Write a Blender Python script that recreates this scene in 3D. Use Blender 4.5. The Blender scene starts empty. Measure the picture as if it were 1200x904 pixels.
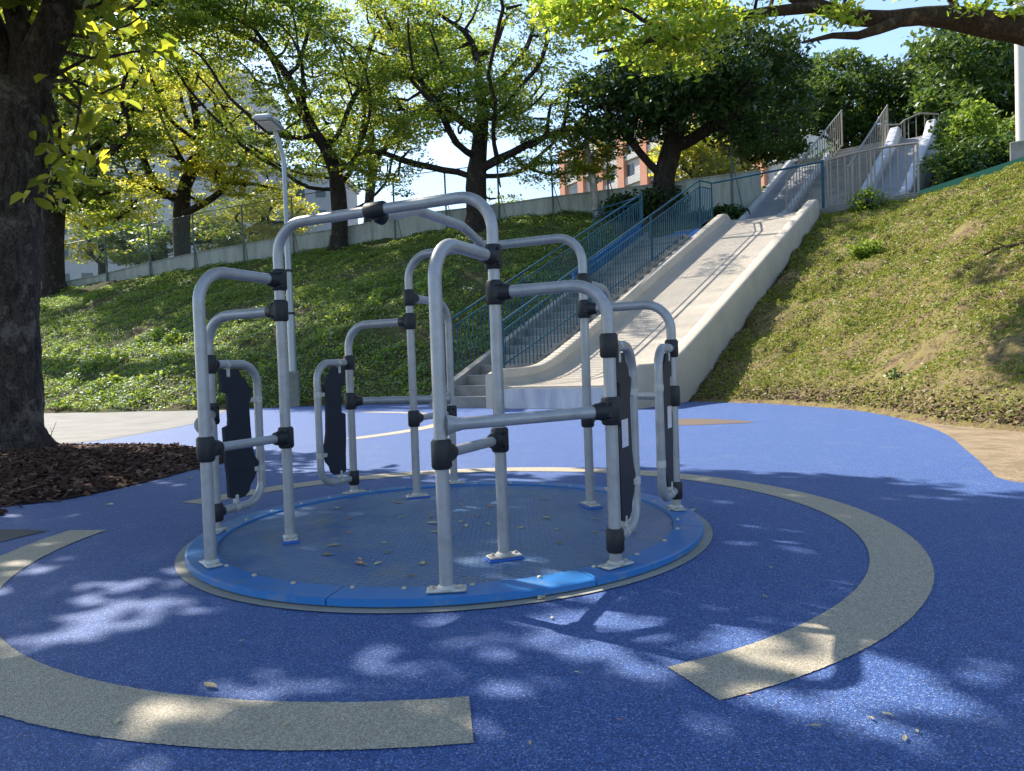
import bpy, math, random
import numpy as np
from mathutils import Vector, Matrix, noise as mnoise
from mathutils.geometry import delaunay_2d_cdt
rng = np.random.default_rng(7); random.seed(7)
S = bpy.context.scene; COL = S.collection
PI = math.pi
# ------------------------------------------------------------------ camera model (fitted to the photograph)
F, PITCH, ROLL, CH = 837.65, 0.0248, -0.0359, 1.095
FWD = np.array([0, math.cos(PITCH), -math.sin(PITCH)]); _u = np.array([0, math.sin(PITCH), math.cos(PITCH)]); _r = np.array([1., 0, 0])
RT = math.cos(ROLL)*_r + math.sin(ROLL)*_u; UP = -math.sin(ROLL)*_r + math.cos(ROLL)*_u; EYE = np.array([0, 0, CH])
def at(px, py, Y):                 # a point of the place, surveyed from its pixel and its depth
    d = FWD + RT*(px-600)/F + UP*(452-py)/F
    return EYE + d*(Y/d[1])
def px_of(p):
    d = np.asarray(p, float)-EYE; z = d@FWD
    return np.array([600+F*(d@RT)/z, 452-F*(d@UP)/z])
def gnd(px, py, z=0.):
    d = FWD + RT*(px-600)/F + UP*(452-py)/F
    return EYE + d*((z-CH)/d[2])
# frame of the slide and stairs: t uphill, n to the right
AL = math.radians(36.533); A0 = np.array([-0.7256, 19.618, 0])
DV = np.array([math.sin(AL), math.cos(AL), 0]); NV = np.array([math.cos(AL), -math.sin(AL), 0])
def T(t, n, z=0.): return A0 + t*DV + n*NV + np.array([0, 0, z])
def tn(x, y):
    rx, ry = x-A0[0], y-A0[1]
    return rx*DV[0]+ry*DV[1], rx*NV[0]+ry*NV[1]
SUN_AZ, SUN_EL = math.radians(-52), math.radians(44)
SUN = np.array([math.sin(SUN_AZ)*math.cos(SUN_EL), math.cos(SUN_AZ)*math.cos(SUN_EL), math.sin(SUN_EL)])

# ------------------------------------------------------------------ mesh helpers
class MB:
    def __init__(s): s.v = []; s.f = []; s.sm = []
    def add(s, vs, fs, smooth=False):
        o = len(s.v); s.v += [tuple(map(float, p)) for p in vs]
        for f in fs: s.f.append(tuple(i+o for i in f)); s.sm.append(smooth)
        return s
    def build(s, name, mat, parent=None, off=None):
        me = bpy.data.meshes.new(name)
        v = np.array(s.v, float)
        if off is not None: v = v-np.array(off)
        me.from_pydata(v.tolist(), [], s.f)
        me.polygons.foreach_set('use_smooth', s.sm)
        me.materials.append(mat); me.update()
        return link(name, me, parent)
def link(name, me, parent=None):
    o = bpy.data.objects.new(name, me); COL.objects.link(o)
    if parent is not None: o.parent = parent
    return o
def raw(name, verts, faces, mat, parent=None, smooth=False):     # big meshes from arrays (all faces same size)
    me = bpy.data.meshes.new(name)
    n, k = faces.shape
    me.vertices.add(len(verts)); me.vertices.foreach_set('co', np.asarray(verts, np.float32).ravel())
    me.loops.add(n*k); me.loops.foreach_set('vertex_index', np.asarray(faces, np.int32).ravel())
    me.polygons.add(n); me.polygons.foreach_set('loop_start', np.arange(0, n*k, k, dtype=np.int32))
    me.polygons.foreach_set('loop_total', np.full(n, k, np.int32))
    me.polygons.foreach_set('use_smooth', np.full(n, smooth, bool))
    me.materials.append(mat); me.update(calc_edges=True); me.validate()
    return link(name, me, parent)
def unit(a): a = np.asarray(a, float); return a/max(1e-9, np.linalg.norm(a))
def tube(mb, pts, r, seg=12, caps=True):
    pts = [np.asarray(p, float) for p in pts]; n = len(pts)
    rs = r if hasattr(r, '__len__') else [r]*n
    tg = [unit(pts[min(i+1, n-1)]-pts[max(i-1, 0)]) for i in range(n)]
    a = np.array([0, 0, 1.]) if abs(tg[0][2]) < .9 else np.array([1., 0, 0])
    u = unit(np.cross(tg[0], a)); vs = []
    for i in range(n):
        u = unit(u-tg[i]*(u@tg[i])); w = np.cross(tg[i], u)
        for k in range(seg):
            th = 2*PI*k/seg; vs.append(pts[i]+rs[i]*(math.cos(th)*u+math.sin(th)*w))
    fs = []
    for i in range(n-1):
        for k in range(seg):
            k2 = (k+1) % seg; fs.append((i*seg+k, i*seg+k2, (i+1)*seg+k2, (i+1)*seg+k))
    mb.add(vs, fs, True)
    if caps:
        mb.add(vs[:seg], [tuple(reversed(range(seg)))]); mb.add(vs[-seg:], [tuple(range(seg))])
    return mb
def fillet(pts, r, n=8):
    pts = [np.asarray(p, float) for p in pts]; out = [pts[0]]
    for i in range(1, len(pts)-1):
        a, b, c = pts[i-1], pts[i], pts[i+1]; d1, d2 = unit(a-b), unit(c-b)
        ang = math.acos(max(-1, min(1, d1@d2))); t = min(r/math.tan(ang/2), .49*np.linalg.norm(a-b), .49*np.linalg.norm(c-b)); rr = t*math.tan(ang/2)
        ctr = b+unit(d1+d2)*rr/math.sin(ang/2); p1 = b+d1*t; p2 = b+d2*t
        e1 = unit(p1-ctr); e2 = p2-ctr; e2 = unit(e2-e1*(e2@e1)); tot = PI-ang
        for k in range(n+1):
            th = tot*k/n; out.append(ctr+rr*(math.cos(th)*e1+math.sin(th)*e2))
    out.append(pts[-1]); return out
def frame_of(axis):
    w = unit(axis); a = np.array([0, 0, 1.]) if abs(w[2]) < .9 else np.array([1., 0, 0]); u = unit(np.cross(a, w)); return u, np.cross(w, u), w
def lathe(mb, prof, o, axis, seg=20):        # prof: (radius, height)
    u, v, w = frame_of(axis); o = np.asarray(o, float); vs = []
    for r, h in prof:
        for k in range(seg):
            th = 2*PI*k/seg; vs.append(o+w*h+r*(math.cos(th)*u+math.sin(th)*v))
    m = len(prof); fs = [(i*seg+k, i*seg+(k+1) % seg, (i+1)*seg+(k+1) % seg, (i+1)*seg+k) for i in range(m-1) for k in range(seg)]
    mb.add(vs, fs, True); mb.add(vs[:seg], [tuple(reversed(range(seg)))]); mb.add(vs[-seg:], [tuple(range(seg))])
    return mb
def box(mb, c, sx, sy, sz, ax=(1, 0, 0), ay=None, bev=0.):
    c = np.asarray(c, float); X = unit(ax); Z = np.array([0, 0, 1.]) if ay is None else None
    if ay is None:
        Y = unit(np.cross(Z, X)); Z = np.cross(X, Y)
    else:
        Y = unit(np.asarray(ay, float)); Z = unit(np.cross(X, Y))
    b = min(bev, sx/2.01, sy/2.01, sz/2.01)
    if b <= 0:
        vs = [c+X*a*sx/2+Y*d*sy/2+Z*e*sz/2 for e in (-1, 1) for d in (-1, 1) for a in (-1, 1)]
        return mb.add(vs, [(0, 2, 3, 1), (4, 5, 7, 6), (0, 1, 5, 4), (2, 6, 7, 3), (0, 4, 6, 2), (1, 3, 7, 5)])
    rings = []
    for e, ins in ((-1, b), (-1+2*b/sz, 0), (1-2*b/sz, 0), (1, b)):
        hx, hy = sx/2-ins, sy/2-ins; q = b
        pts = [(hx-q, -hy), (hx, -hy+q), (hx, hy-q), (hx-q, hy), (-hx+q, hy), (-hx, hy-q), (-hx, -hy+q), (-hx+q, -hy)]
        rings.append([c+X*a+Y*d+Z*e*sz/2 for a, d in pts])
    vs = [p for r in rings for p in r]; fs = [tuple(range(7, -1, -1)), tuple(range(24, 32))]
    for i in range(3):
        for k in range(8): fs.append((i*8+k, i*8+(k+1) % 8, (i+1)*8+(k+1) % 8, (i+1)*8+k))
    return mb.add(vs, fs)
def prism(mb, poly, d, f):         # poly: list of points (3D) ; d: extrusion vector
    n = len(poly); d = np.asarray(d, float); vs = [np.asarray(p, float) for p in poly]; vs = vs+[p+d for p in vs]
    fs = [tuple(reversed(range(n))), tuple(range(n, 2*n))]+[(i, (i+1) % n, n+(i+1) % n, n+i) for i in range(n)]
    return mb.add(vs, fs)
def tag(o, label=None, cat=None, group=None, kind=None):
    for k, v in (('label', label), ('category', cat), ('group', group), ('kind', kind)):
        if v: o[k] = v
    return o
def thing(name, label, cat, loc=(0, 0, 0), group=None, rz=0.):
    o = bpy.data.objects.new(name, None); COL.objects.link(o); o.location = tuple(map(float, loc)); o.rotation_euler = (0, 0, rz); o.empty_display_size = .2
    return tag(o, label, cat, group)
def inst(src, parent, loc=(0, 0, 0), rot=(0, 0, 0), sc=(1, 1, 1)):     # copy sharing the mesh
    c = src.copy(); COL.objects.link(c); c.parent = parent; c.location = tuple(map(float, loc)); c.rotation_euler = rot; c.scale = sc
    return c

# ------------------------------------------------------------------ materials
def mat(name, col, rough=.6, spec=.5, metal=0.):
    m = bpy.data.materials.new(name); m.use_nodes = True; b = m.node_tree.nodes['Principled BSDF']
    b.inputs['Base Color'].default_value = (*col, 1); b.inputs['Roughness'].default_value = rough
    b.inputs['Specular IOR Level'].default_value = spec; b.inputs['Metallic'].default_value = metal
    return m
class NT:
    def __init__(s, m): s.m = m; s.t = m.node_tree; s.b = s.t.nodes['Principled BSDF']; s._co = {}
    def n(s, k, **kw):
        x = s.t.nodes.new(k)
        for a, v in kw.items(): setattr(x, a, v)
        return x
    def l(s, a, b): s.t.links.new(a, b)
    def co(s, which='Object'):
        if which not in s._co: s._co[which] = s.n('ShaderNodeTexCoord').outputs[which]
        return s._co[which]
    def pos(s):
        if 'p' not in s._co: s._co['p'] = s.n('ShaderNodeNewGeometry').outputs['Position']
        return s._co['p']
    def noise(s, scale, detail=4, rough=.55, vec=None, dist=0.):
        x = s.n('ShaderNodeTexNoise'); x.inputs['Scale'].default_value = scale; x.inputs['Detail'].default_value = detail; x.inputs['Roughness'].default_value = rough; x.inputs['Distortion'].default_value = dist
        s.l(vec if vec is not None else s.pos(), x.inputs['Vector']); return x.outputs['Fac']
    def voro(s, scale, feat='F1', out='Color', vec=None):
        x = s.n('ShaderNodeTexVoronoi', feature=feat); x.inputs['Scale'].default_value = scale; s.l(vec if vec is not None else s.pos(), x.inputs['Vector']); return x.outputs[out]
    def ramp(s, fac, stops, interp='LINEAR'):
        x = s.n('ShaderNodeValToRGB'); x.color_ramp.interpolation = interp; e = x.color_ramp.elements
        while len(e) < len(stops): e.new(.5)
        for i, (p, c) in enumerate(stops): e[i].position = p; e[i].color = (*c, 1) if len(c) == 3 else c
        s.l(fac, x.inputs['Fac']); return x.outputs['Color']
    def mix(s, fac, a, b, mode='MIX'):
        x = s.n('ShaderNodeMix', data_type='RGBA', blend_type=mode)
        for v, i in ((fac, 0), (a, 6), (b, 7)):
            if hasattr(v, 'is_linked'): s.l(v, x.inputs[i])
            elif isinstance(v, tuple): x.inputs[i].default_value = (*v, 1)
            else: x.inputs[i].default_value = v
        return x.outputs[2]
    def math(s, op, a, b=0.):
        x = s.n('ShaderNodeMath', operation=op)
        for i, v in enumerate((a, b)):
            if hasattr(v, 'is_linked'): s.l(v, x.inputs[i])
            else: x.inputs[i].default_value = v
        return x.outputs[0]
    def base(s, c): s.l(c, s.b.inputs['Base Color'])
    def bump(s, h, strength=.4, dist=.02):
        x = s.n('ShaderNodeBump'); x.inputs['Strength'].default_value = strength; x.inputs['Distance'].default_value = dist; s.l(h, x.inputs['Height']); s.l(x.outputs[0], s.b.inputs['Normal'])
    def scaled(s, v, sc):
        x = s.n('ShaderNodeVectorMath', operation='MULTIPLY'); s.l(v, x.inputs[0]); x.inputs[1].default_value = sc; return x.outputs[0]
K = 'CONSTANT'
def rubber(name, cols, tint=None):
    m = mat(name, (.1, .1, .3), .62, .32); q = NT(m)
    cell = q.voro(230, out='Color'); sep = q.n('ShaderNodeSeparateColor'); q.l(cell, sep.inputs[0])
    c = q.ramp(sep.outputs[0], cols, K)
    big = q.noise(.55, 5, .6); c = q.mix(q.math('MULTIPLY', big, .45), c, q.mix(.5, c, (.13, .165, .27) if tint is None else tint))
    wear = q.ramp(q.noise(2.3, 6, .7), [(.55, (0, 0, 0)), (.8, (1, 1, 1))]); c = q.mix(q.math('MULTIPLY', wear, .28), c, (.26, .28, .34) if tint is None else tint)
    q.base(c); q.bump(q.voro(230, out='Distance'), .55, .006)
    return m
M = {}
M['blue'] = rubber('blue_rubber', [(0, (.015, .034, .115)), (.24, (.024, .066, .225)), (.58, (.043, .108, .315)), (.80, (.082, .17, .40)), (.93, (.23, .295, .48))])
M['tan'] = rubber('tan_rubber', [(0, (.22, .19, .14)), (.22, (.33, .29, .215)), (.6, (.43, .375, .28)), (.88, (.56, .5, .4))], (.38, .33, .25))
M['brown'] = rubber('brown_rubber', [(0, (.09, .065, .05)), (.4, (.14, .10, .08)), (.8, (.2, .16, .13))], (.15, .11, .09))
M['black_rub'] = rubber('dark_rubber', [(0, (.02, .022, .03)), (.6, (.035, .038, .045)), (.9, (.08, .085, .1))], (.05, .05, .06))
m = M['tube'] = mat('grey_powder_coat', (.33, .335, .355), .4, .5, .2); q = NT(m)
q.base(q.mix(q.math('MULTIPLY', q.ramp(q.noise(9, 6, .7), [(.46, (0, 0, 0)), (.66, (1, 1, 1))]), .55), (.31, .31, .318), (.21, .205, .195)))
q.l(q.math('ADD', q.math('MULTIPLY', q.noise(26, 4), .25), .24), q.b.inputs['Roughness'])
M['clamp'] = mat('black_plastic', (.012, .012, .014), .55, .4); q = NT(M['clamp']); q.bump(q.noise(400, 2), .15, .002)
m = M['panel'] = mat('dark_panel', (.016, .019, .03), .55, .2); q = NT(m); q.base(q.mix(q.noise(6, 5, .7), (.012, .014, .024), (.026, .029, .04)))
M['plate'] = mat('steel_plate', (.45, .43, .39), .6, .4, .12); q = NT(M['plate']); q.base(q.mix(q.ramp(q.noise(18, 6, .7), [(.45, (0, 0, 0)), (.7, (1, 1, 1))]), (.46, .45, .42), (.3, .26, .2)))
M['bolt'] = mat('bolt_metal', (.40, .36, .29), .6, .4, .2)
M['notice'] = mat('notice_plate', (.55, .57, .62), .3, .6, .3); q = NT(M['notice']); q.base(q.ramp(q.voro(55, out='Distance'), [(0, (.28, .32, .42)), (.25, (.5, .53, .6)), (.6, (.58, .6, .66))]))
m = M['rim'] = mat('blue_rim_paint', (.012, .125, .5), .38, .45); q = NT(m)
sc_ = q.ramp(q.noise(7, 7, .75), [(.52, (0, 0, 0)), (.66, (1, 1, 1))]); q.base(q.mix(q.math('MULTIPLY', sc_, .6), q.mix(q.noise(1.8, 4), (.014, .12, .34), (.024, .16, .42)), (.17, .2, .23)))
m = M['deck'] = mat('tread_plate', (.05, .12, .3), .36, .5); q = NT(m)
p = q.scaled(q.pos(), (15, 15, 0)); r1 = q.n('ShaderNodeTexBrick'); r1.inputs['Scale'].default_value = 1.0; r1.inputs['Mortar Size'].default_value = .22; r1.inputs['Mortar Smooth'].default_value = .6
r1.inputs['Brick Width'].default_value = .95; r1.inputs['Row Height'].default_value = .42; q.l(p, r1.inputs['Vector'])
dust = q.ramp(q.noise(1.7, 7, .65, dist=.6), [(.40, (0, 0, 0)), (.68, (1, 1, 1))]); dirt = q.ramp(q.noise(2.6, 7, .72), [(.52, (0, 0, 0)), (.70, (1, 1, 1))]); spk = q.ramp(q.noise(34, 3, .6), [(.63, (0, 0, 0)), (.70, (1, 1, 1))])
c = q.mix(q.math('MULTIPLY', dust, .7), (.075, .175, .38), (.22, .285, .385)); c = q.mix(q.math('MULTIPLY', dirt, .65), c, (.30, .285, .20)); c = q.mix(q.math('MULTIPLY', r1.outputs['Fac'], .35), c, (.04, .075, .15)); c = q.mix(q.math('MULTIPLY', spk, .5), c, (.02, .03, .05))
q.base(c); q.bump(r1.outputs['Fac'], 1., .012); q.l(q.math('ADD', q.math('MULTIPLY', dust, .2), .3), q.b.inputs['Roughness'])
M['pad'] = mat('blue_pad', (.015, .1, .42), .4)
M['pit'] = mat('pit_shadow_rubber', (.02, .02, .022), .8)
def concrete(name, a, b, sc=30, rough=.8, stain=None, streak=False):
    m = mat(name, a, rough, .3); q = NT(m)
    c = q.mix(q.noise(sc, 5, .7), a, b); c = q.mix(q.ramp(q.voro(sc*4, out='Distance'), [(.0, (1, 1, 1)), (.35, (0, 0, 0))]), c, tuple(x*.8 for x in a))
    if stain:
        v = q.scaled(q.pos(), (2.2, 2.2, .35)) if streak else q.pos()
        c = q.mix(q.math('MULTIPLY', q.ramp(q.noise(1.1, 7, .7, vec=v), [(.42, (0, 0, 0)), (.66, (1, 1, 1))]), .8), c, stain)
    q.base(c); q.bump(q.noise(sc*2, 4, .7), .25, .01)
    return m
M['ring'] = concrete('ring_concrete', (.36, .34, .29), (.27, .26, .22), 25, stain=(.2, .19, .16))
M['slide'] = concrete('terrazzo_concrete', (.46, .405, .33), (.39, .345, .28), 14, .6, (.335, .30, .25), False)
M['slidebed'] = concrete('polished_terrazzo', (.68, .615, .52), (.61, .55, .47), 10, .5, (.54, .505, .45))
M['upslide'] = concrete('grey_terrazzo', (.46, .465, .485), (.38, .385, .40), 10, .4, (.30, .305, .32))
M['front'] = concrete('faded_white_paint_and_lit_edge', (.52, .51, .52), (.40, .40, .43), 5, .7, (.26, .27, .33), True)  # faded paint of the slide front; also the light painted on step edges
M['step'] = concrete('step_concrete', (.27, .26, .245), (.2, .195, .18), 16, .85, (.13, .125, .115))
M['path'] = concrete('path_concrete', (.22, .212, .195), (.17, .165, .155), 6, .85, (.12, .117, .11))
M['wall'] = concrete('green_grey_wall', (.34, .355, .33), (.27, .29, .265), 5, .9, (.17, .185, .16), True)
M['darkwall'] = concrete('old_dark_wall', (.12, .12, .115), (.08, .085, .08), 5, .9, (.04, .05, .04), True)
M['footing'] = concrete('footing_concrete', (.25, .245, .22), (.17, .17, .15), 12, .9, (.1, .12, .08))
M['teal'] = mat('teal_paint', (.03, .17, .25), .6, .22); q = NT(M['teal']); q.base(q.mix(q.noise(5, 5, .7), (.005, .045, .082), (.010, .07, .115)))
M['bluepaint'] = mat('blue_wall_paint', (.02, .13, .42), .5); q = NT(M['bluepaint']); q.base(q.mix(q.noise(1.5, 6, .7), (.018, .11, .38), (.04, .17, .45)))
M['steel'] = mat('stainless_steel', (.47, .45, .42), .5, .35, .3); q = NT(M['steel']); q.base(q.mix(q.noise(3, 5, .7), (.27, .25, .22), (.19, .17, .145)))
M['lamp_metal'] = mat('lamp_galvanised', (.42, .45, .47), .45, .5, .4); q = NT(M['lamp_metal']); q.base(q.mix(q.noise(2.2, 6, .7), (.33, .36, .385), (.25, .275, .29)))
M['lens'] = mat('lamp_lens', (.55, .56, .55), .3)
M['cream'] = mat('cream_pole', (.5, .47, .43), .5)
M['green_paint'] = mat('green_kerb_paint', (.03, .16, .09), .5)
M['fence'] = mat('fence_wire', (.10, .13, .12), .5, .5, .3)
M['post'] = mat('fence_post', (.05, .075, .065), .5)
M['orange'] = concrete('orange_render', (.60, .29, .19), (.53, .255, .165), 1.2, .9)
M['white'] = concrete('pale_render', (.55, .53, .50), (.48, .465, .44), .8, .9)
M['bldg'] = concrete('grey_render', (.45, .46, .49), (.38, .39, .43), .5, .9)
M['glass'] = mat('window_glass', (.05, .065, .08), .12, .6)
# ---- soil and plants
m = M['hill'] = mat('hill_soil', (.1, .12, .04), .95, .15); q = NT(m)
c = q.ramp(q.noise(.6, 8, .7), [(.3, (.05, .036, .02)), (.48, (.075, .07, .026)), (.62, (.05, .085, .02)), (.8, (.035, .075, .016))]); c = q.mix(q.math('MULTIPLY', q.noise(6, 6, .8), .55), c, (.06, .046, .028))
q.base(c); q.bump(q.noise(7, 7, .8), .9, .09)
m = M['dryhill'] = mat('dry_hill_soil', (.14, .12, .05), .95, .15); q = NT(m)
c = q.ramp(q.noise(.9, 8, .72), [(.30, (.13, .085, .045)), (.43, (.21, .155, .075)), (.55, (.21, .18, .055)), (.68, (.15, .165, .035))]); c = q.mix(q.ramp(q.noise(5, 7, .8), [(.47, (0, 0, 0)), (.6, (1, 1, 1))]), c, (.085, .056, .034)); c = q.mix(q.ramp(q.noise(22, 4, .7), [(.5, (0, 0, 0)), (.66, (1, 1, 1))]), c, (.24, .19, .115))
q.base(c); q.bump(q.noise(6, 8, .8), .9, .1)
m = M['sand'] = mat('sandy_soil', (.34, .27, .18), .95, .1); q = NT(m); q.base(q.mix(q.ramp(q.noise(2.4, 8, .75), [(.4, (0, 0, 0)), (.7, (1, 1, 1))]), (.33, .255, .165), (.17, .125, .08))); q.bump(q.noise(12, 7, .8), .8, .05)
m = M['ground'] = mat('earth', (.14, .13, .08), .95, .1); q = NT(m); q.base(q.mix(q.noise(.05, 8, .7), (.10, .11, .05), (.17, .15, .1)))
def island(q):
    return q.n('ShaderNodeNewGeometry').outputs['Random Per Island']
m = M['mulch'] = mat('bark_chips', (.07, .04, .028), .9, .2); q = NT(m); q.base(q.ramp(island(q), [(0, (.028, .014, .010)), (.5, (.06, .03, .021)), (.85, (.10, .055, .038)), (1, (.17, .115, .08))]))
m = M['mulch_light'] = mat('dead_leaves', (.15, .1, .06), .9, .2); q = NT(m); q.base(q.ramp(island(q), [(0, (.06, .04, .025)), (.5, (.15, .10, .06)), (.85, (.24, .18, .11)), (1, (.34, .28, .19))]))
M['mulchbed'] = mat('mulch_soil', (.03, .018, .013), .95, .1)
def bark(name, a, b, sc=3.):
    m = mat(name, a, .92, .2); q = NT(m); v = q.scaled(q.pos(), (sc*2.4, sc*2.4, sc*.8)); nz = q.noise(1.5, 8, .75, vec=v, dist=.5)
    fine = q.noise(9, 7, .8, vec=v); c = q.mix(q.ramp(nz, [(.38, (0, 0, 0)), (.58, (1, 1, 1))]), a, b); c = q.mix(q.ramp(fine, [(.40, (1, 1, 1)), (.52, (0, 0, 0))]), c, tuple(x*.45 for x in a)); c = q.mix(q.ramp(q.noise(2.2, 6, .7), [(.56, (0, 0, 0)), (.64, (1, 1, 1))]), c, tuple(x*1.6 for x in b)); q.base(c); q.bump(q.math('ADD', nz, q.math('MULTIPLY', fine, .6)), 1., .09)
    return m
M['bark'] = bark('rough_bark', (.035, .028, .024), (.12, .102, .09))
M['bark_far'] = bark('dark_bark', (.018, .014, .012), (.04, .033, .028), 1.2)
M['bark_limb'] = bark('brown_limb_bark', (.04, .026, .018), (.10, .068, .048), 3.)
M['bark_pale'] = bark('pale_bark', (.3, .28, .25), (.42, .4, .36), 1.5)
def leaf(name, cols, trans, tfac=.5, gloss=.25, rough=.45, patch=.12):
    m = bpy.data.materials.new(name); m.use_nodes = True; t = m.node_tree; t.nodes.clear(); q = NT.__new__(NT); q.m = m; q.t = t; q._co = {}
    r = island(q); big = q.noise(patch, 3)
    f = q.math('ADD', q.math('MULTIPLY', r, .62), q.math('MULTIPLY', big, .38))
    c = q.ramp(f, cols); tc = q.ramp(f, trans)
    d = q.n('ShaderNodeBsdfDiffuse'); q.l(c, d.inputs['Color']); tr = q.n('ShaderNodeBsdfTranslucent'); q.l(tc, tr.inputs['Color'])
    mx = q.n('ShaderNodeMixShader'); mx.inputs[0].default_value = tfac; q.l(d.outputs[0], mx.inputs[1]); q.l(tr.outputs[0], mx.inputs[2])
    g = q.n('ShaderNodeBsdfGlossy'); g.inputs['Roughness'].default_value = rough; g.inputs['Color'].default_value = (.9, .95, 1, 1)
    fr = q.n('ShaderNodeFresnel'); fr.inputs['IOR'].default_value = 1.4
    m2 = q.n('ShaderNodeMixShader'); q.l(q.math('MULTIPLY', fr.outputs[0], gloss), m2.inputs[0]); q.l(mx.outputs[0], m2.inputs[1]); q.l(g.outputs[0], m2.inputs[2])
    o = q.n('ShaderNodeOutputMaterial'); q.l(m2.outputs[0], o.inputs['Surface'])
    return m
G3 = [(.1, (.018, .05, .014)), (.45, (.035, .08, .018)), (.75, (.07, .115, .022)), (.95, (.12, .13, .025))]
T3 = [(.1, (.09, .20, .025)), (.4, (.24, .36, .035)), (.7, (.50, .52, .05)), (.92, (.68, .54, .06))]
M['leaf'] = leaf('feathery_leaves', G3, T3, .56, .15)
M['leaf_yel'] = leaf('yellowing_leaves', [(.1, (.05, .09, .02)), (.45, (.10, .13, .025)), (.75, (.17, .15, .03)), (.95, (.22, .13, .04))], [(.1, (.26, .38, .03)), (.45, (.58, .60, .05)), (.75, (.8, .68, .07)), (.95, (.75, .42, .07))], .64, .12)
M['leaf_lime'] = leaf('lime_leaves', [(.1, (.05, .10, .02)), (.45, (.09, .14, .025)), (.75, (.15, .17, .03)), (.95, (.2, .14, .04))], [(.1, (.22, .38, .03)), (.45, (.42, .56, .05)), (.75, (.64, .66, .07)), (.95, (.7, .48, .09))], .58, .12)
M['leaf_dark'] = leaf('dark_glossy_leaves', [(.1, (.014, .034, .012)), (.5, (.024, .054, .018)), (.9, (.05, .08, .022))], [(.1, (.03, .07, .015)), (.5, (.08, .13, .02)), (.9, (.2, .25, .04))], .28, .08, .5)
M['leaf_mid'] = leaf('mid_green_leaves', [(.1, (.02, .05, .014)), (.5, (.035, .075, .018)), (.9, (.075, .115, .03))], [(.1, (.05, .11, .02)), (.5, (.12, .2, .03)), (.9, (.3, .36, .05))], .36, .06, .5)
M['leaf_big'] = leaf('large_lime_leaves', [(.1, (.03, .06, .014)), (.5, (.07, .11, .018)), (.85, (.15, .16, .025)), (1., (.25, .14, .03))], [(.1, (.12, .2, .02)), (.5, (.42, .46, .04)), (.85, (.72, .66, .05)), (1., (.8, .45, .06))], .62, .14, .4, .4)
M['leaf_bush'] = leaf('bright_shrub_leaves', [(.1, (.04, .09, .015)), (.5, (.08, .14, .02)), (.9, (.14, .19, .03))], [(.1, (.1, .2, .02)), (.5, (.25, .36, .04)), (.9, (.42, .5, .06))], .5, .03, .55)
M['cover'] = leaf('ground_cover_leaves', [(.1, (.045, .095, .016)), (.5, (.09, .16, .025)), (.9, (.17, .215, .04))], [(.1, (.13, .26, .03)), (.5, (.32, .45, .045)), (.9, (.58, .6, .07))], .45, .07, .55, .35)
M['drycover'] = leaf('sparse_grass_blades', [(.1, (.07, .13, .016)), (.45, (.17, .225, .026)), (.78, (.31, .30, .04)), (.97, (.28, .19, .07))], [(.1, (.12, .18, .02)), (.5, (.25, .28, .04)), (.9, (.4, .34, .1))], .4, .05, .6, .5)
M['litter'] = mat('dry_leaf', (.3, .24, .13), .7); q = NT(M['litter']); ob = q.n('ShaderNodeObjectInfo'); q.base(q.ramp(ob.outputs['Random'], [(0, (.2, .16, .08)), (.3, (.40, .35, .2)), (.75, (.5, .45, .28)), (.95, (.45, .24, .13)), (1, (.45, .17, .11))]))

# ------------------------------------------------------------------ terrain
def tfR(n): return np.interp(n, [4.5, 6.9, 9.2, 11, 12, 16, 25, 60], [3.2, 2.3, .4, -2.7, -3.7, -6.5, -12, -20])
def tfL(n): return np.interp(n, [-60, -40, -30, -20, -15, -11, -8, -5, -2.2], [-12, -11, -8, -4.5, -3.2, -1.6, .8, 2.0, 2.4])
def crest_y(x): return np.interp(x, [-60, -28, -20, -10.6, -6.4, 0, 5.1, 12.6], [53, 48.4, 46.5, 45.7, 45.3, 44.3, 43.8, 40.6])
def ground_z(x, y):
    x = np.asarray(x, float); y = np.asarray(y, float); t, n = tn(x, y)
    zl = .443*np.maximum(0, t-tfL(n)); 
    cy = crest_y(x); t_c, n_c = tn(x, cy); zc = .443*np.maximum(0, t_c-tfL(n_c))
    zl = np.where(y > cy, np.minimum(zl, zc+.04*(y-cy)), zl)
    zup = np.where(t > 19, 7.2+.5*np.clip(t-22, 0, 11.5), 0)
    top = 7.55+.2*np.clip(n-8.2, 0, 6); f = tfR(n); m = np.minimum((top)/(18.9-f), .5)
    zr = m*np.clip(t-f, 0, 18.9-f)+np.where(t > 20.5, .42*np.clip(t-20.5, 0, 14), 0)
    zr = np.where((n < 7.8) & (t > 20.6), np.minimum(zr, zup-.9), zr)
    zm = .443*np.clip(t-3, 0, 16)-.7*np.clip((t-2)/2, 0, 1); zm = np.where(t > 19, zup-.15, zm)
    z = np.where(n < -2.35, zl, np.where(n > 4.45, zr, zm))
    blend = np.clip((-n-1.5)/3., 0, 1); z = np.where((n < -2.35) & (t > 22), zup*(1-blend)+zl*blend, z)
    rough = 0.0
    return z
def rough_z(x, y, a=.07):
    return a*(np.sin(x*1.9+np.sin(y*1.3)*1.7)*np.cos(y*2.3+np.sin(x*.9)))+a*.6*np.sin(x*4.7+y*3.1)*np.sin(y*5.3-x*1.1)
def rough_dry(x, y):
    a = np.array([(.24*mnoise.noise(Vector((i*.8, j*.8, 5)))+.18*mnoise.noise(Vector((i*2.3, j*2.3, 9)))+.09*mnoise.noise(Vector((i*5.1, j*5.1, 2)))) for i, j in zip(np.ravel(x), np.ravel(y))]); return a.reshape(np.shape(x))
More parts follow.
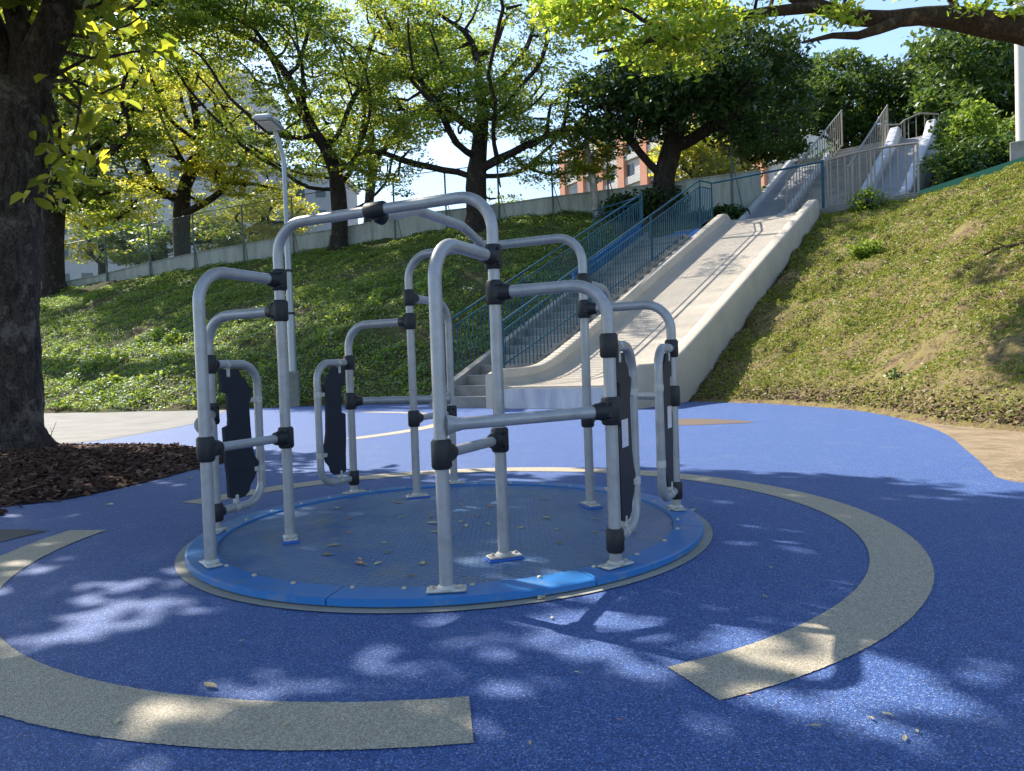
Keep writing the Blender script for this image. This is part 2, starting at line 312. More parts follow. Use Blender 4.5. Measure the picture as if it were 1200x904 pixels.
def hit(px, py, s0=14, s1=120):
    d = FWD + RT*(px-600)/F + UP*(452-py)/F; s = np.arange(s0, s1, .04)/d[1]*1.0; q = EYE+d*s[:, None]; z = ground_z(q[:, 0], q[:, 1]); under = (q[:, 2] < z) & (q[:, 1] > s0)
    past = q[:, 1] > crest_y(np.clip(q[:, 0], -60, 12.6))-.7
    i = np.argmax(under) if under.any() else 10**9
    j = np.argmax(past) if px < 880 and past.any() else 10**9
    if min(i, j) == 10**9: i = len(q)-1
    return q[min(i, j)].copy()
def heights_mesh(name, X, Y, Z, keep, material):
    ny, nx = X.shape; idx = np.arange(nx*ny).reshape(ny, nx); f = np.stack([idx[:-1, :-1], idx[:-1, 1:], idx[1:, 1:], idx[1:, :-1]], -1).reshape(-1, 4)
    k = keep.ravel()[f].any(1); f = f[k]; used = np.unique(f); mp = np.full(nx*ny, -1); mp[used] = np.arange(len(used))
    return raw(name, np.stack([X.ravel(), Y.ravel(), Z.ravel()], 1)[used], mp[f], material, smooth=True)
def build_terrain():
    b = MB(); b.add([(-3000, -3000, -.05), (3000, -3000, -.05), (3000, 3000, -.05), (-3000, 3000, -.05)], [(0, 1, 2, 3)])
    tag(b.build('ground', M['ground']), kind='structure')
    # left grass hill with everything behind its crest
    X, Y = np.meshgrid(np.concatenate([np.arange(-120, -40, 2.), np.arange(-40, 22, .4)]), np.concatenate([np.arange(15, 62, .4), np.arange(62, 140, 3.)]))
    Z = ground_z(X, Y); t, n = tn(X, Y); Z = np.where(Z > .05, Z+rough_z(X, Y, .09), -.02)
    Z = np.where(Y > 62, np.minimum(Z, 11-.12*(Y-62)), Z)
    tag(heights_mesh('grass_hill', X, Y, Z, (n < -2.35) & (Z > -.01), M['hill']), kind='structure')
    # under and behind the slides
    tt, nn = np.meshgrid(np.arange(2, 60, .5), np.arange(-2.4, 4.61, .5)); P = A0+tt[..., None]*DV+nn[..., None]*NV
    tag(heights_mesh('middle_slope', P[..., 0], P[..., 1], ground_z(P[..., 0], P[..., 1]), np.ones_like(tt, bool), M['hill']), kind='structure')
    # right dry hill
    tt, nn = np.meshgrid(np.arange(-14, 19.0, .14), np.arange(4.45, 26, .14)); P = A0+tt[..., None]*DV+nn[..., None]*NV; Z = ground_z(P[..., 0], P[..., 1])
    Z = np.where(Z > .03, Z+rough_dry(P[..., 0], P[..., 1])*np.clip(Z/1.4, .1, 1), -.02)
    tag(heights_mesh('dry_hill', P[..., 0], P[..., 1], Z, Z > -.01, M['dryhill']), kind='structure')
    tt, nn = np.meshgrid(np.arange(18.78, 70, .6), np.arange(4.6, 40, .6)); P = A0+tt[..., None]*DV+nn[..., None]*NV; Z = ground_z(P[..., 0], P[..., 1])
    tag(heights_mesh('upper_slope', P[..., 0], P[..., 1], np.minimum(Z, 13.5), np.ones_like(tt, bool), M['hill']), kind='structure')
    tt, nn = np.meshgrid(np.arange(-40, 19.3, 1.), np.arange(25.9, 60, 1.)); P = A0+tt[..., None]*DV+nn[..., None]*NV; Z = ground_z(P[..., 0], P[..., 1])
    tag(heights_mesh('far_slope', P[..., 0], P[..., 1], np.where(Z > .02, Z, -.04), Z > -.01, M['dryhill']), kind='structure')
CX, CY, PHI = -0.4526, 4.9489, -0.4290
def smooth_poly(pts, n=6):          # Catmull-Rom closed
    pts = [np.array(p[:2], float) for p in pts]; N = len(pts); out = []
    for i in range(N):
        p0, p1, p2, p3 = pts[i-1], pts[i], pts[(i+1) % N], pts[(i+2) % N]
        for k in range(n):
            s = k/n; out.append(.5*((2*p1)+(-p0+p2)*s+(2*p0-5*p1+4*p2-p3)*s*s+(-p0+3*p1-3*p2+p3)*s**3))
    return out
def sheet(name, poly, z, material):
    n = len(poly); vo, _, fo, _, _, _ = delaunay_2d_cdt([Vector((float(p[0]), float(p[1]))) for p in poly], [(i, (i+1) % n) for i in range(n)], [], 1, 1e-6)
    b = MB(); b.add([(p[0], p[1], z) for p in vo], [tuple(f) for f in fo])
    o = b.build(name, material); tag(o, kind='structure'); return o
def sector(name, cx, cy, r0, r1, a0, a1, z, material, n=90):
    b = MB(); vs = []
    for k in range(n+1):
        th = math.radians(a0+(a1-a0)*k/n); j0, j1 = (rng.normal(0, .0013, 2) if n > 200 else (0, 0)); vs += [(cx+(r0+j0)*math.cos(th), cy+(r0+j0)*math.sin(th), z), (cx+(r1+j1)*math.cos(th), cy+(r1+j1)*math.sin(th), z)]
    b.add(vs, [(2*k, 2*k+1, 2*k+3, 2*k+2) for k in range(n)]); return tag(b.build(name, material), kind='structure')
def build_ground():
    build_terrain()
    right = [(2.6, 17.2), (5.05, 19.9), (6.25, 17.4), (6.8, 14.5), (6.68, 12.7), (5.95, 9.98), (4.94, 7.75), (4.33, 6.5), (4.15, 6.1), (4.22, 5.75), (4.8, 5.0), (6.2, 3.6), (8.5, 2.0)]
    left = [(-12, 1.0), (-8, 5), (-8.6, 9), (-8.9, 12), (-8.1, 13.2), (-7.85, 15), (-7.9, 17.5), (-8.8, 21), (-9.6, 23.5), (-10.2, 26.5)]
    poly = smooth_poly(right, 5)[:-5] + [np.array(p) for p in [(8.5, -8), (-12, -8)]] + smooth_poly(left, 5)[:-5]+[np.array(p) for p in [(-10.2, 26.5), (-2, 26), (1.5, 22)]]
    sheet('playground_surface', poly, 0., M['blue'])
    sheet('path', smooth_poly([(-10.0, 26.8), (-9.4, 23.3), (-8.6, 20.8), (-7.85, 17.6), (-7.75, 15), (-7.95, 13.25), (-9.5, 12.6), (-14, 12.4), (-30, 16), (-44, 22), (-40, 36), (-20, 31)], 6), .004, M['path'])
    sheet('sandy_ground', smooth_poly([(6.3, 17.3), (7.2, 14.6), (7.4, 11), (8.2, 9.3), (10, 6.5), (14, 2), (8.4, 1.8), (6.0, 3.4), (4.5, 5), (3.95, 6.0), (4.2, 6.8), (5.5, 9.6), (6.4, 12.8), (6.4, 15)], 6), -.004, M['sand'])
    sector('floor_marking', CX, CY, 2.60, 2.89, -68, 151, .004, M['tan'], 900)
    sector('floor_marking', CX, CY, 2.60, 2.90, 173, 276, .004, M['tan'], 500)
    sector('floor_marking', -6.6, 15.4, 5.0, 5.35, -42, 62, .004, M['tan'])
    sheet('floor_marking', smooth_poly([gnd(*p) for p in [(778, 493), (812, 491), (850, 492), (884, 495), (850, 497), (812, 498.5), (780, 498)]]), .004, M['brown'])
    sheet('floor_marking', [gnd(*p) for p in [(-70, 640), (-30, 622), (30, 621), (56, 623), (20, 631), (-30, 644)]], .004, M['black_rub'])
    sector('carousel_surround', CX, CY, 1.62, 1.748, 0, 360, .006, M['ring'])
    # bark mulch bed round the near tree
    bed = smooth_poly([gnd(*p) for p in [(-60, 606), (0, 595), (70, 587), (130, 575), (190, 561), (234, 549)]]+[(-3.75, 9.2), (-3.95, 9.9), (-4.9, 11.2), (-6.2, 12.1), (-7.6, 12.5), (-9.2, 13.0), (-11, 12), (-11, 8)], 5)
    tag(sheet('mulch_bed', bed, .008, M['mulchbed']), kind='structure')
    B = np.array(bed); A = np.roll(B, -1, 0)
    def inside(p):
        x, y = p; c = ((B[:, 1] > y) != (A[:, 1] > y)) & (x < (A[:, 0]-B[:, 0])*(y-B[:, 1])/(A[:, 1]-B[:, 1]+1e-12)+B[:, 0]); return c.sum() % 2 == 1
    def edge(p):
        d = A-B; tt = np.clip(((p-B)*d).sum(1)/((d*d).sum(1)+1e-9), 0, 1); return np.sqrt((((B+d*tt[:, None])-p)**2).sum(1)).min()
    V = []; Fc = []
    for _ in range(15000):
        p = np.array([rng.uniform(-9.5, -3.6), rng.uniform(5.8, 12.7)])
        ins = inside(p); e = edge(p)
        if not ins and (e > .16 or rng.random() > .05): continue
        if not ins: e = 0.
        if rng.random() > .35+e*2.5: continue
        h = .01+.13*(1-math.exp(-e/.8))*rng.uniform(.4, 1)
        l, w, th = rng.uniform(.05, .15), rng.uniform(.02, .05), rng.uniform(.006, .014)
        a = rng.uniform(0, 2*PI); tl = rng.normal(0, .35); X = np.array([math.cos(a)*math.cos(tl), math.sin(a)*math.cos(tl), math.sin(tl)]); r2 = rng.normal(0, .4)
        Yv = np.array([-math.sin(a), math.cos(a), 0]); Z0 = np.cross(X, Yv); Yr = Yv*math.cos(r2)+Z0*math.sin(r2); Z = np.cross(X, Yr)
        c = np.array([p[0], p[1], h]); o = len(V)
        for e_ in (-1, 1):
            for d_ in (-1, 1):
                for b_ in (-1, 1): V.append(c+X*b_*l/2*(1 if d_ > 0 else .8)+Yr*d_*w/2+Z*e_*th/2)
        Fc += [(o, o+2, o+3, o+1), (o+4, o+5, o+7, o+6), (o, o+1, o+5, o+4), (o+2, o+6, o+7, o+3), (o, o+4, o+6, o+2), (o+1, o+3, o+7, o+5)]
    tag(raw('bark_mulch', np.array(V), np.array(Fc), M['mulch']), 'loose dark brown bark chips spread round the foot of the near tree', 'mulch', kind='stuff')

# ------------------------------------------------------------------ merry-go-round
DK = .036; PA, PD = .76, 1.40
def build_carousel():
    C = thing('merry_go_round', 'blue wheelchair accessible merry-go-round with grey tube frames and black clamps', 'merry-go-round', (CX, CY, 0), rz=PHI)
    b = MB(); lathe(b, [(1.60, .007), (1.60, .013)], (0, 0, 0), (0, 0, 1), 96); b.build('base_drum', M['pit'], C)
    b = MB(); lathe(b, [(1.54, .013), (1.54, DK)], (0, 0, 0), (0, 0, 1), 128)
    o = b.build('deck', M['deck'], C)
    for k in range(8):                    # blue rim in eight curved segments
        a0, a1 = math.radians(45*k+9+.12), math.radians(45*k+54-.12); prof = [(1.51, DK-.004), (1.51, .049), (1.516, .053), (1.68, .048), (1.692, .043), (1.692, .014), (1.62, .012)]
        vs = []; N = 16; m_ = len(prof)
        for i in range(N+1):
            a = a0+(a1-a0)*i/N
            for r, z in prof: vs.append((r*math.cos(a), r*math.sin(a), z))
        fs = [(i*m_+j, i*m_+j+1, (i+1)*m_+j+1, (i+1)*m_+j) for i in range(N) for j in range(m_-1)]
        fs += [tuple(range(m_-1, -1, -1)), tuple(range(N*m_, N*m_+m_))]
        b = MB(); b.add(vs, fs); b.build('rim_segment', M['rim'], C)
    b = MB(); lathe(b, [(.013, 0), (.013, .003), (.010, .009), (.004, .011)], (0, 0, 0), (0, 0, 1), 10); bolt0 = None
    for k in range(30):
        a = math.radians(12*k+4+rng.uniform(-1.5, 1.5)); rr = 1.535 if k % 2 else 1.54; p = (rr*math.cos(a), rr*math.sin(a), .0525)
        if bolt0 is None: bolt0 = b.build('bolt', M['bolt'], C); bolt0.location = p
        else: inst(bolt0, C, p)
    R0 = .0328
    def xy(s, x, y, z): return np.array([s*x, s*y, z])
    def clamp(o, stub=None, up=(0, 0, 1), h=.135, r=.049, small=False):
        b = MB(); u = unit(up)
        if small:
            lathe(b, [(.037, .02), (.037, .055), (.034, .06)], o, stub, 18); stub = None
        u = unit(up); lathe(b, [(r-.008, -h/2), (r, -h/2+.012), (r, h/2-.012), (r-.008, h/2)], o, up, 20)
        for s_ in ((stub if isinstance(stub, list) else [stub]) if stub is not None else []):
            s_ = unit(s_); lathe(b, [(.042, .02), (.049, .036), (.049, .058), (.045, .065), (.042, .09), (.037, .10)], o, s_, 18)
            side = unit(np.cross(u, s_)); box(b, np.asarray(o)+s_*.026, .06, .094, .092, s_, side, .018)
            for zz in (-.045, .045): lathe(b, [(.009, .043), (.009, .0505), (.004, .052)], np.asarray(o)+np.asarray(u)*zz+s_*.03, side, 8)
        return b.build('clamp', M['clamp'], C)
    def plate(x, y, pad):
        e = thing_part = None; ang = math.atan2(y, x)+PI/2; z0 = DK if pad else .0525
        ax = (math.cos(ang), math.sin(ang), 0)
        b = MB(); box(b, (x, y, z0+(.02 if pad else .007)), (.19), .088, .013, ax, bev=.006); pl = b.build('base_plate', M['plate'], C)
        b = MB(); lathe(b, [(.046, 0), (.044, .008), (.035, .016)], (x, y, z0+(.027 if pad else .014)), (0, 0, 1), 18); b.build('weld_collar', M['plate'], pl)
        if pad:
            b = MB(); box(b, (x, y, z0+.0065), (.205), .105, .0125, ax, bev=.003); b.build('pad', M['pad'], pl)
        for s_ in (-1, 1):
            b = MB(); lathe(b, [(.014, 0), (.014, .005), (.008, .0055), (.008, .012)], (x+s_*.068*ax[0], y+s_*.068*ax[1], z0+(.027 if pad else .014)), (0, 0, 1), 6); b.build('bolt', M['bolt'], pl)
    ZT = 2.02+DK
    for s in (1, -1):
        # tall hoop joining two inner posts
        pts = fillet([xy(s, -PA, -PA, DK), xy(s, -PA, -PA, ZT), xy(s, PA, -PA, ZT), xy(s, PA, -PA, DK)], .2, 10)
        b = MB(); tube(b, pts, R0, 20); b.build('tall_hoop', M['tube'], C)
        plate(-s*PA, -s*PA, True); plate(s*PA, -s*PA, True)
        clamp(xy(s, 0, -PA, ZT), stub=None, up=(s, 0, 0), h=.14)
        b = MB(); lathe(b, [(.043, .0), (.047, .03), (.043, .07)], xy(s, 0, -PA, ZT-.02), (0, s*1, -.25), 18); b.build('clamp_socket', M['clamp'], C)
        for sx in (-1, 1):
            # high grab bar: rim post that bends in to the inner post
            zt = 1.67+DK
            pts = fillet([xy(s, sx*PA, -PD, .055), xy(s, sx*PA, -PD, zt), xy(s, sx*PA, -PA, zt)], .19, 10)
            b = MB(); tube(b, pts, R0, 20); b.build('grab_bar', M['tube'], C); plate(s*sx*PA, -s*PD, False)
            clamp(xy(s, sx*PA, -PA, zt), stub=(0, -s, 0))
            # low mid rail between the same posts
            zm = .665+DK
            b = MB(); tube(b, [xy(s, sx*PA, -PD+.03, zm), xy(s, sx*PA, -PA-.03, zm)], .027, 16); b.build('mid_rail', M['tube'], C)
            clamp(xy(s, sx*PA, -PA, zm), stub=(0, -s, 0)); clamp(xy(s, sx*PA, -PD, zm), stub=(0, s, 0), h=.14, r=.049)
            # lower grab bar on the neighbouring rim post
            zt2 = 1.475+DK
            pts = fillet([xy(s, sx*PD, -PA, .055), xy(s, sx*PD, -PA, zt2), xy(s, sx*PA, -PA, zt2)], .19, 10)
            b = MB(); tube(b, pts, R0, 20); b.build('grab_bar', M['tube'], C); plate(s*sx*PD, -s*PA, False)
            clamp(xy(s, sx*PA, -PA, zt2), stub=(s*sx, 0, 0))
            # slanted rail between the two rim posts
            zr = .80+DK; p = xy(s, sx*PA, -PD, zr); q_ = xy(s, sx*PD, -PA, zr+.02); d_ = unit(q_-p)
            b = MB(); tube(b, [p+d_*.02, q_-d_*.06], .0305, 18)
            lathe(b, [(.056, .024), (.046, .045), (.037, .075), (.0305, .11)], p, d_, 18); b.build('side_rail', M['tube'], C)
            clamp(q_, stub=-d_, h=.145, r=.05)
            # loop with its play panel
            z1, z0 = 1.155+DK, .15+DK; dy = s*1.   # opens away from the hoop along the rim
            bx, by = s*sx*PD, -s*PA
            def lp(w, z, off=0.): return np.array([bx+off, by+dy*w, z])
            pts = fillet([lp(.03, z1), lp(.43, z1), lp(.43, z0), lp(.03, z0)], .15, 9)
            b = MB(); tube(b, pts, .029, 18); loop = b.build('panel_loop', M['tube'], C)
            clamp(lp(0, z1), stub=(0, dy, 0), h=.125, r=.047, small=True); clamp(lp(0, z0), stub=(0, dy, 0), h=.125, r=.047, small=True)
            out = [(140, 113), (255, 113), (272, 150), (302, 172), (312, 202), (340, 215), (328, 255), (313, 290), (316, 400), (322, 500), (336, 560), (362, 600), (350, 625), (330, 672), (303, 700), (290, 735), (262, 755), (215, 760), (165, 745), (163, 640), (155, 560), (150, 400), (186, 388), (180, 232), (145, 222)]
            b = MB(); prism(b, [lp((x-88)*.00147, 1.155+DK-(y-88)*.00141, -.012) for x, y in out], (.024, 0, 0), None); pn = b.build('panel', M['panel'], loop)
            def bracket(w, z, vert):
                b = MB(); c = lp(w, z)
                if vert: tube(b, [c+[0, 0, -.022], c+[0, 0, .022]], .0315, 18); box(b, c+[0, -dy*.05, 0], .034, .05, .034, (1, 0, 0), bev=.004)
                else: tube(b, [c+[0, -.018, 0], c+[0, .018, 0]], .0315, 18); box(b, c+[0, 0, -.06 if z > .6 else .06], .034, .03, .06, (1, 0, 0), bev=.004)
                b.build('bracket', M['plate'], loop)
            bracket(.43, .93, True); bracket(.43, .43, True); bracket(.15, z1, False); bracket(.18, z0, False)
            # notice plate on the outer face
            ox = math.copysign(.0145, bx); b = MB(); box(b, lp(.20, .685+DK, ox), .004, .12, .15, (1, 0, 0), bev=.0015)
            nt = b.build('notice_plate', M['notice'], loop)
            bb = MB(); box(bb, lp(.165, .62, ox*.9), .003, .19, .0, (1, 0, 0)) if False else None
    # arched tie between the hoops
    pts = fillet([np.array([0, -PA+.05, ZT-.03]), np.array([0, -PA+.45, ZT+.085]), np.array([0, PA-.45, ZT+.085]), np.array([0, PA-.05, ZT-.03])], .3, 8)
    b = MB(); tube(b, pts, R0, 18); b.build('tie_bar', M['tube'], C)
    # dry leaves lying about
    lf = None
    def leafmesh(n):
        b = MB(); L, W = .05, .018; r = random.Random(n)
        pts = [(-L, 0, .004), (-L*.5, W*r.uniform(.7, 1.1), .009), (0, W*1.15, .006+r.uniform(0, .01)), (L*.6, W*.7, .004), (L*1.05, 0, .010), (L*.6, -W*.7, .010), (0, -W*1.1, .004+r.uniform(0, .012)), (-L*.5, -W*.8, .006)]
        vs = pts+[(x, y, z+.0015) for x, y, z in pts]; b.add(vs, [(7, 6, 5, 4, 3, 2, 1, 0), (8, 9, 10, 11, 12, 13, 14, 15)]+[(i, (i+1) % 8, 8+(i+1) % 8, 8+i) for i in range(8)])
        me = bpy.data.meshes.new('fallen_leaf'); me.from_pydata(b.v, [], b.f); me.materials.append(M['litter']); return me
    metas = [leafmesh(i) for i in range(5)]
    spots = [(433, 559), (408, 625), (383, 651), (391, 640), (410, 608), (450, 637), (455, 648), (427, 662), (421, 661), (422, 656), (443, 661), (482, 676), (495, 661), (496, 661), (575, 594), (540, 592), (541, 612), (572, 615), (546, 617), (611, 619), (653, 621), (656, 637), (696, 624), (697, 609), (638, 586), (507, 614), (505, 607), (520, 603), (510, 624), (560, 606), (641, 608), (741, 625), (480, 585), (467, 590), (395, 596), (470, 607), (460, 588)]
    for i, (x, y) in enumerate(spots):
        p = gnd(x, y, DK); o = link('fallen_leaf', metas[i % 5]); o.location = (p[0], p[1], DK+.001); o.rotation_euler = (0, 0, rng.uniform(0, 6.28)); s = rng.uniform(.5, .95); o.scale = (s, s, s)
        tag(o, 'small dry leaf lying on the blue merry-go-round deck', 'leaf', 'fallen leaves on the merry-go-round deck')
    gs = [(129, 593, 'curled brown leaf on the blue rubber left of the merry-go-round', 1.), (223, 562, 'dark leaf on blue rubber beside the end of the tan line', 1.), (635, 702.5, 'reddish leaf caught beside the front of the blue rim', .8), (812, 600, 'reddish leaf on the concrete ring beside the right rim', .9), (247, 807, 'dark leaf lying just inside the tan arc in the foreground', .7), (246, 798, None, 0)]
    for i, (x, y, lb, s) in enumerate(gs):
        if not lb: continue
        p = gnd(x, y); o = link('fallen_leaf', metas[i % 5]); o.location = (p[0], p[1], .008); o.rotation_euler = (0, 0, rng.uniform(0, 6.28)); o.scale = (s, s, s); tag(o, lb, 'leaf', 'fallen leaves on the ground')

    for i in range(34):
        p = gnd(rng.uniform(120, 1080), rng.uniform(500, 880))
        if (p[0]-CX)**2+(p[1]-CY)**2 < 1.9**2 or p[0] < -3.3: continue
        o = link('fallen_leaf', metas[i % 5]); o.location = (p[0], p[1], .007); o.rotation_euler = (0, 0, rng.uniform(0, 6.28)); s = rng.uniform(.2, .42); o.scale = (s, s, s); tag(o, 'tiny dry leaf fragment scattered on the blue rubber floor', 'leaf', 'tiny leaves scattered on the rubber floor')
# ------------------------------------------------------------------ slides, stairs, railings
def smax(a, b, k): return .5*(a+b+math.sqrt((a-b)**2+k*k))
def slide(name, label, t0, t1, n0, n1, ztop, zbed, bottom, wall, mw, mb_, cat='slide', endround=.55):
    X = thing(name, label, cat, T(t0, (n0+n1)/2, 0))
    off = np.array(X.location); ts = np.concatenate([np.linspace(t0, t1-endround, 46), t1-endround+endround*np.sin(np.linspace(0, PI/2, 8))[1:]])
    # bed: swept trough
    sec = [(wall-.1, .0), (wall+.0, .10), (wall+.12, .03), (wall+.35, 0.)]; W = n1-n0
    prof = [(wall-.12, .42), (wall-.02, .28), (wall+.06, .12), (wall+.22, .03), (wall+.5, 0)]; prof = prof+[(W-a, z) for a, z in reversed(prof)]
    vs = []; k = len(prof)
    tb = np.linspace(t0, t1, 50)
    for t in tb:
        for a, z in prof: vs.append(T(t, n0+a, zbed(t)+z))
    fs = [(i*k+j, i*k+j+1, (i+1)*k+j+1, (i+1)*k+j) for i in range(len(tb)-1) for j in range(k-1)]
    b = MB(); b.add(vs, fs, True)
    for te, o_, zlow in ((t0, 0, bottom(t0)), (t1, (len(tb)-1)*k, zbed(t1)-1.2)):
        up_ = [vs[o_+j] for j in range(k)]; dn_ = [T(te, n0+a, zlow) for a, z in prof]
        b.add(up_+dn_, [(j, j+1, k+j+1, k+j) if te == t1 else (k+j, k+j+1, j+1, j) for j in range(k-1)]); b.build('slide_bed', mb_, X, off)
    for side in (0, 1):
        b = MB(); vs = []; fs = []
        rr = min(.085, wall*.3)
        for i, t in enumerate(ts):
            f = max(0., (t-(t1-endround))/endround); drop = (1-math.sqrt(max(0, 1-f*f)))*(ztop(t)-zbed(t)+.25); zt = ztop(t)-drop; zb = bottom(t)
            e = t-t0; nose = (1-math.sqrt(max(0, 1-(1-min(1, e/.18))**2)))*.12; zt -= nose
            zb = min(zb, zt-.3)
            pr = [(0, zb), (0, zt-rr), (rr*.3, zt-rr*.3), (rr, zt), (wall-rr, zt), (wall-rr*.3, zt-rr*.3), (wall, zt-rr), (wall, zb)]
            for a, z in pr: vs.append(T(t, (n0+a) if side == 0 else (n1-a), z))
        for i in range(len(ts)-1):
            for j in range(7):
                q_ = (i*8+j, i*8+j+1, (i+1)*8+j+1, (i+1)*8+j); fs.append(q_ if side else q_[::-1])
        b.add(vs, fs, True); e0 = list(range(8)); b.add([vs[i] for i in e0], [tuple(e0)]); b.add(vs[-8:], [tuple(reversed(range(8)))]); b.build('side_wall', mw, X, off)
    return X
def railing(name, label, pts_top, base_of, mat_, spacing=.2, second=.27, bottom=True, r=.036, posts=(), post_r=.034, rb=.018, group=None, bars=True, gap=.12, hand=True):
    """pts_top: handrail polyline; base_of(p): z where the railing stands below the point p"""
    P = [np.array(p, float) for p in pts_top]; X = thing(name, label, 'railing', (P[0][0], P[0][1], base_of(P[0])), group); off = np.array(X.location)
    b = MB(); tube(b, fillet(P, .12, 4) if len(P) > 2 else P, r, 12); b.build('handrail', mat_, X, off)
    if second:
        b = MB(); tube(b, [p-[0, 0, second] for p in P], r*.7, 8); b.build('upper_rail', mat_, X, off)
    if bottom:
        b = MB(); tube(b, [np.array([p[0], p[1], base_of(p)+gap]) for p in P], r*.7, 8); b.build('bottom_rail', mat_, X, off)
    for p in posts:
        p = np.array(p, float); b = MB(); tube(b, [np.array([p[0], p[1], base_of(p)-.05]), p], post_r, 10); b.build('post', mat_, X, off)
    if bars:
        b = MB(); tube(b, [(0, 0, 0), (0, 0, 1)], rb, 6); first = None
        for a, c in zip(P[:-1], P[1:]):
            L = np.linalg.norm((c-a)[:2]); n = max(2, int(L/spacing))
            for i in range(n):
                p = a+(c-a)*(i+.5)/n; z0 = base_of(p)+gap*.9; z1 = p[2]-(second or 0)
                if first is None: first = b.build('baluster', mat_, X); o = first
                else: o = inst(first, X)
                o.location = (p[0]-off[0], p[1]-off[1], z0-off[2]); o.scale = (1, 1, z1-z0)
    return X
def build_slides():
    zt = lambda t: smax(1.06, .443*t+.02, .25); zb = lambda t: smax(.56, .443*t-.66, .5) if t > .01 else .56
    slide('stone_slide', 'wide pale concrete slide with thick side walls between the blue stairs and dry slope', 0, 18.5, 0, 4.5, zt, lambda t: smax(.56, .443*t-.52, .45)-.02, lambda t: max(-.1, .443*t-2.6), .42, M['slide'], M['slidebed'])
    LS = bpy.data.objects['stone_slide']; b = MB(); box(b, T(-.012, 2.25, .27), .02, 3.72, .52, DV); b.build('front_face', M['front'], LS, np.array(LS.location))
    # lower staircase
    RISE, RUN, N = .30, .66, 22; n0, n1 = -2.05, -.03; TS = .33
    St = thing('staircase', 'long concrete staircase beside the wide lower slide with teal railings', 'stairs', T(TS, -1.1)); off = np.array(St.location)
    b = MB(); box(b, (0, 0, -.35), .70, n1-n0, .70+.0, DV, bev=.012); s0 = None
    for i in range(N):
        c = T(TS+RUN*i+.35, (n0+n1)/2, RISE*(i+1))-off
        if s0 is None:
            s0 = b.build('step', M['step'], St); s0.location = c; nb = MB(); box(nb, -DV*.335+[0, 0, .004], .045, n1-n0-.02, .012, DV); nz0 = nb.build('lit_edge', M['front'], s0)  # pale strip paints in the light caught by each tread edge
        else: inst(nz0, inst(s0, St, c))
    def strip(nm, na, nb, ta, tb, za, zb_, mt, k=12):
        b = MB(); t_ = np.linspace(ta, tb, k); vs = []
        for t in t_: vs += [T(t, na, za(t)), T(t, na, zb_(t)), T(t, nb, zb_(t)), T(t, nb, za(t))]
        fs = []
        for i in range(k-1):
            for j in range(4): fs.append((i*4+j, i*4+(j+1) % 4, (i+1)*4+(j+1) % 4, (i+1)*4+j))
        fs += [(3, 2, 1, 0), tuple(range((k-1)*4, k*4))]; b.add(vs, fs); return b.build(nm, mt, St, off)
    strip('kerb', -2.33, -2.055, .25, 14.9, lambda t: max(-.2, .457*t-1.8), lambda t: .26+.457*t, M['step'])
    strip('blue_panel', -2.30, -2.24, 8.5, 14.7, lambda t: .264+.457*t, lambda t: .80+.457*t, M['bluepaint'])
    strip('blue_ramp', -2.33, -.03, 14.9, 19.2, lambda t: 5.8, lambda t: 6.56+.27*(t-14.9), M['bluepaint'])
    zl = lambda t: 2.1+.457*t
    base_l = lambda p: max(0, .27+.457*tn(p[0], p[1])[0]) if tn(p[0], p[1])[0] > .9 else max(0., .5*(tn(p[0], p[1])[0]-.3))
    railing('stair_railing', 'left teal railing of the lower stairs along the grass hill', [T(.33, -2.19, zl(.33)), T(14.6, -2.19, zl(14.6))], base_l, M['teal'], posts=[T(.33, -2.19, zl(.33)), T(5, -2.19, zl(5)), T(9.7, -2.19, zl(9.7)), T(14.6, -2.19, zl(14.6))], rb=.02)
    # little teal return railing beside the upper stair opening
    hz = float(ground_z(*T(14.6, -4.4)[:2]))
    railing('landing_railing', 'short teal railing turning off the stairs towards the grass hill', [T(15.0, -2.5, 8.75), T(14.4, -4.6, 8.35)], lambda p: 6.25 if tn(p[0], p[1])[1] > -3.5 else 6.0, M['teal'], posts=[T(15.0, -2.5, 8.8), T(14.4, -4.6, 8.4)], rb=.022, second=.25)
    zr = lambda t: 1.97+.452*t
    base_r = lambda p: .443*min(tn(p[0], p[1])[0], 17.4)+.0 if tn(p[0], p[1])[0] > 2.4 else 1.07
    railing('stair_railing', 'right teal railing of the lower stairs along the slide wall', [T(1.0, -.10, zr(1.) if False else 2.42), T(16.2, -.10, zr(16.2)), T(17.7, -.10, 9.45)], base_r, M['teal'], posts=[T(1.0, -.10, 2.4), T(6, -.1, zr(6)), T(11, -.1, zr(11)), T(16.2, -.1, zr(16.2)), T(17.7, -.1, 9.45)], rb=.02)
    X = thing('handrail', 'single blue handrail crossing above the top of the lower slide', 'handrail', T(17.9, 0, 7.6)); o_ = np.array(X.location)
    b = MB(); tube(b, [T(17.72, -.05, 9.45), T(18.9, 4.55, 9.78)], .045, 10); b.build('rail', M['teal'], X, o_); b = MB(); tube(b, [T(18.9, 4.55, 7.4), T(18.9, 4.55, 9.84)], .06, 10); b.build('post', M['teal'], X, o_)
    # platform
    b = MB(); box(b, T(20.4, 2.3, 7.4), 3.4, 9.4, .5, DV); tag(b.build('platform', M['path']), kind='structure')
    b = MB(); box(b, T(19.0, 6.5, 7.35), .5, 4.0, .7, DV, bev=.03); o = b.build('platform_kerb', M['footing']); tag(o, kind='structure')
    pts = [T(19.0, 4.72+i*.59, 9.82+.10*math.sin(i*.5)) for i in range(7)]
    railing('guard_railing', 'stainless guard railing on the platform edge in front of the upper right slide', pts, lambda p: 7.66, M['steel'], spacing=.27, second=0, r=.05, rb=.03, posts=[pts[0], pts[3], pts[6]], post_r=.045, gap=.12)
    # ramp with green kerb going right
    b = MB(); vs = []
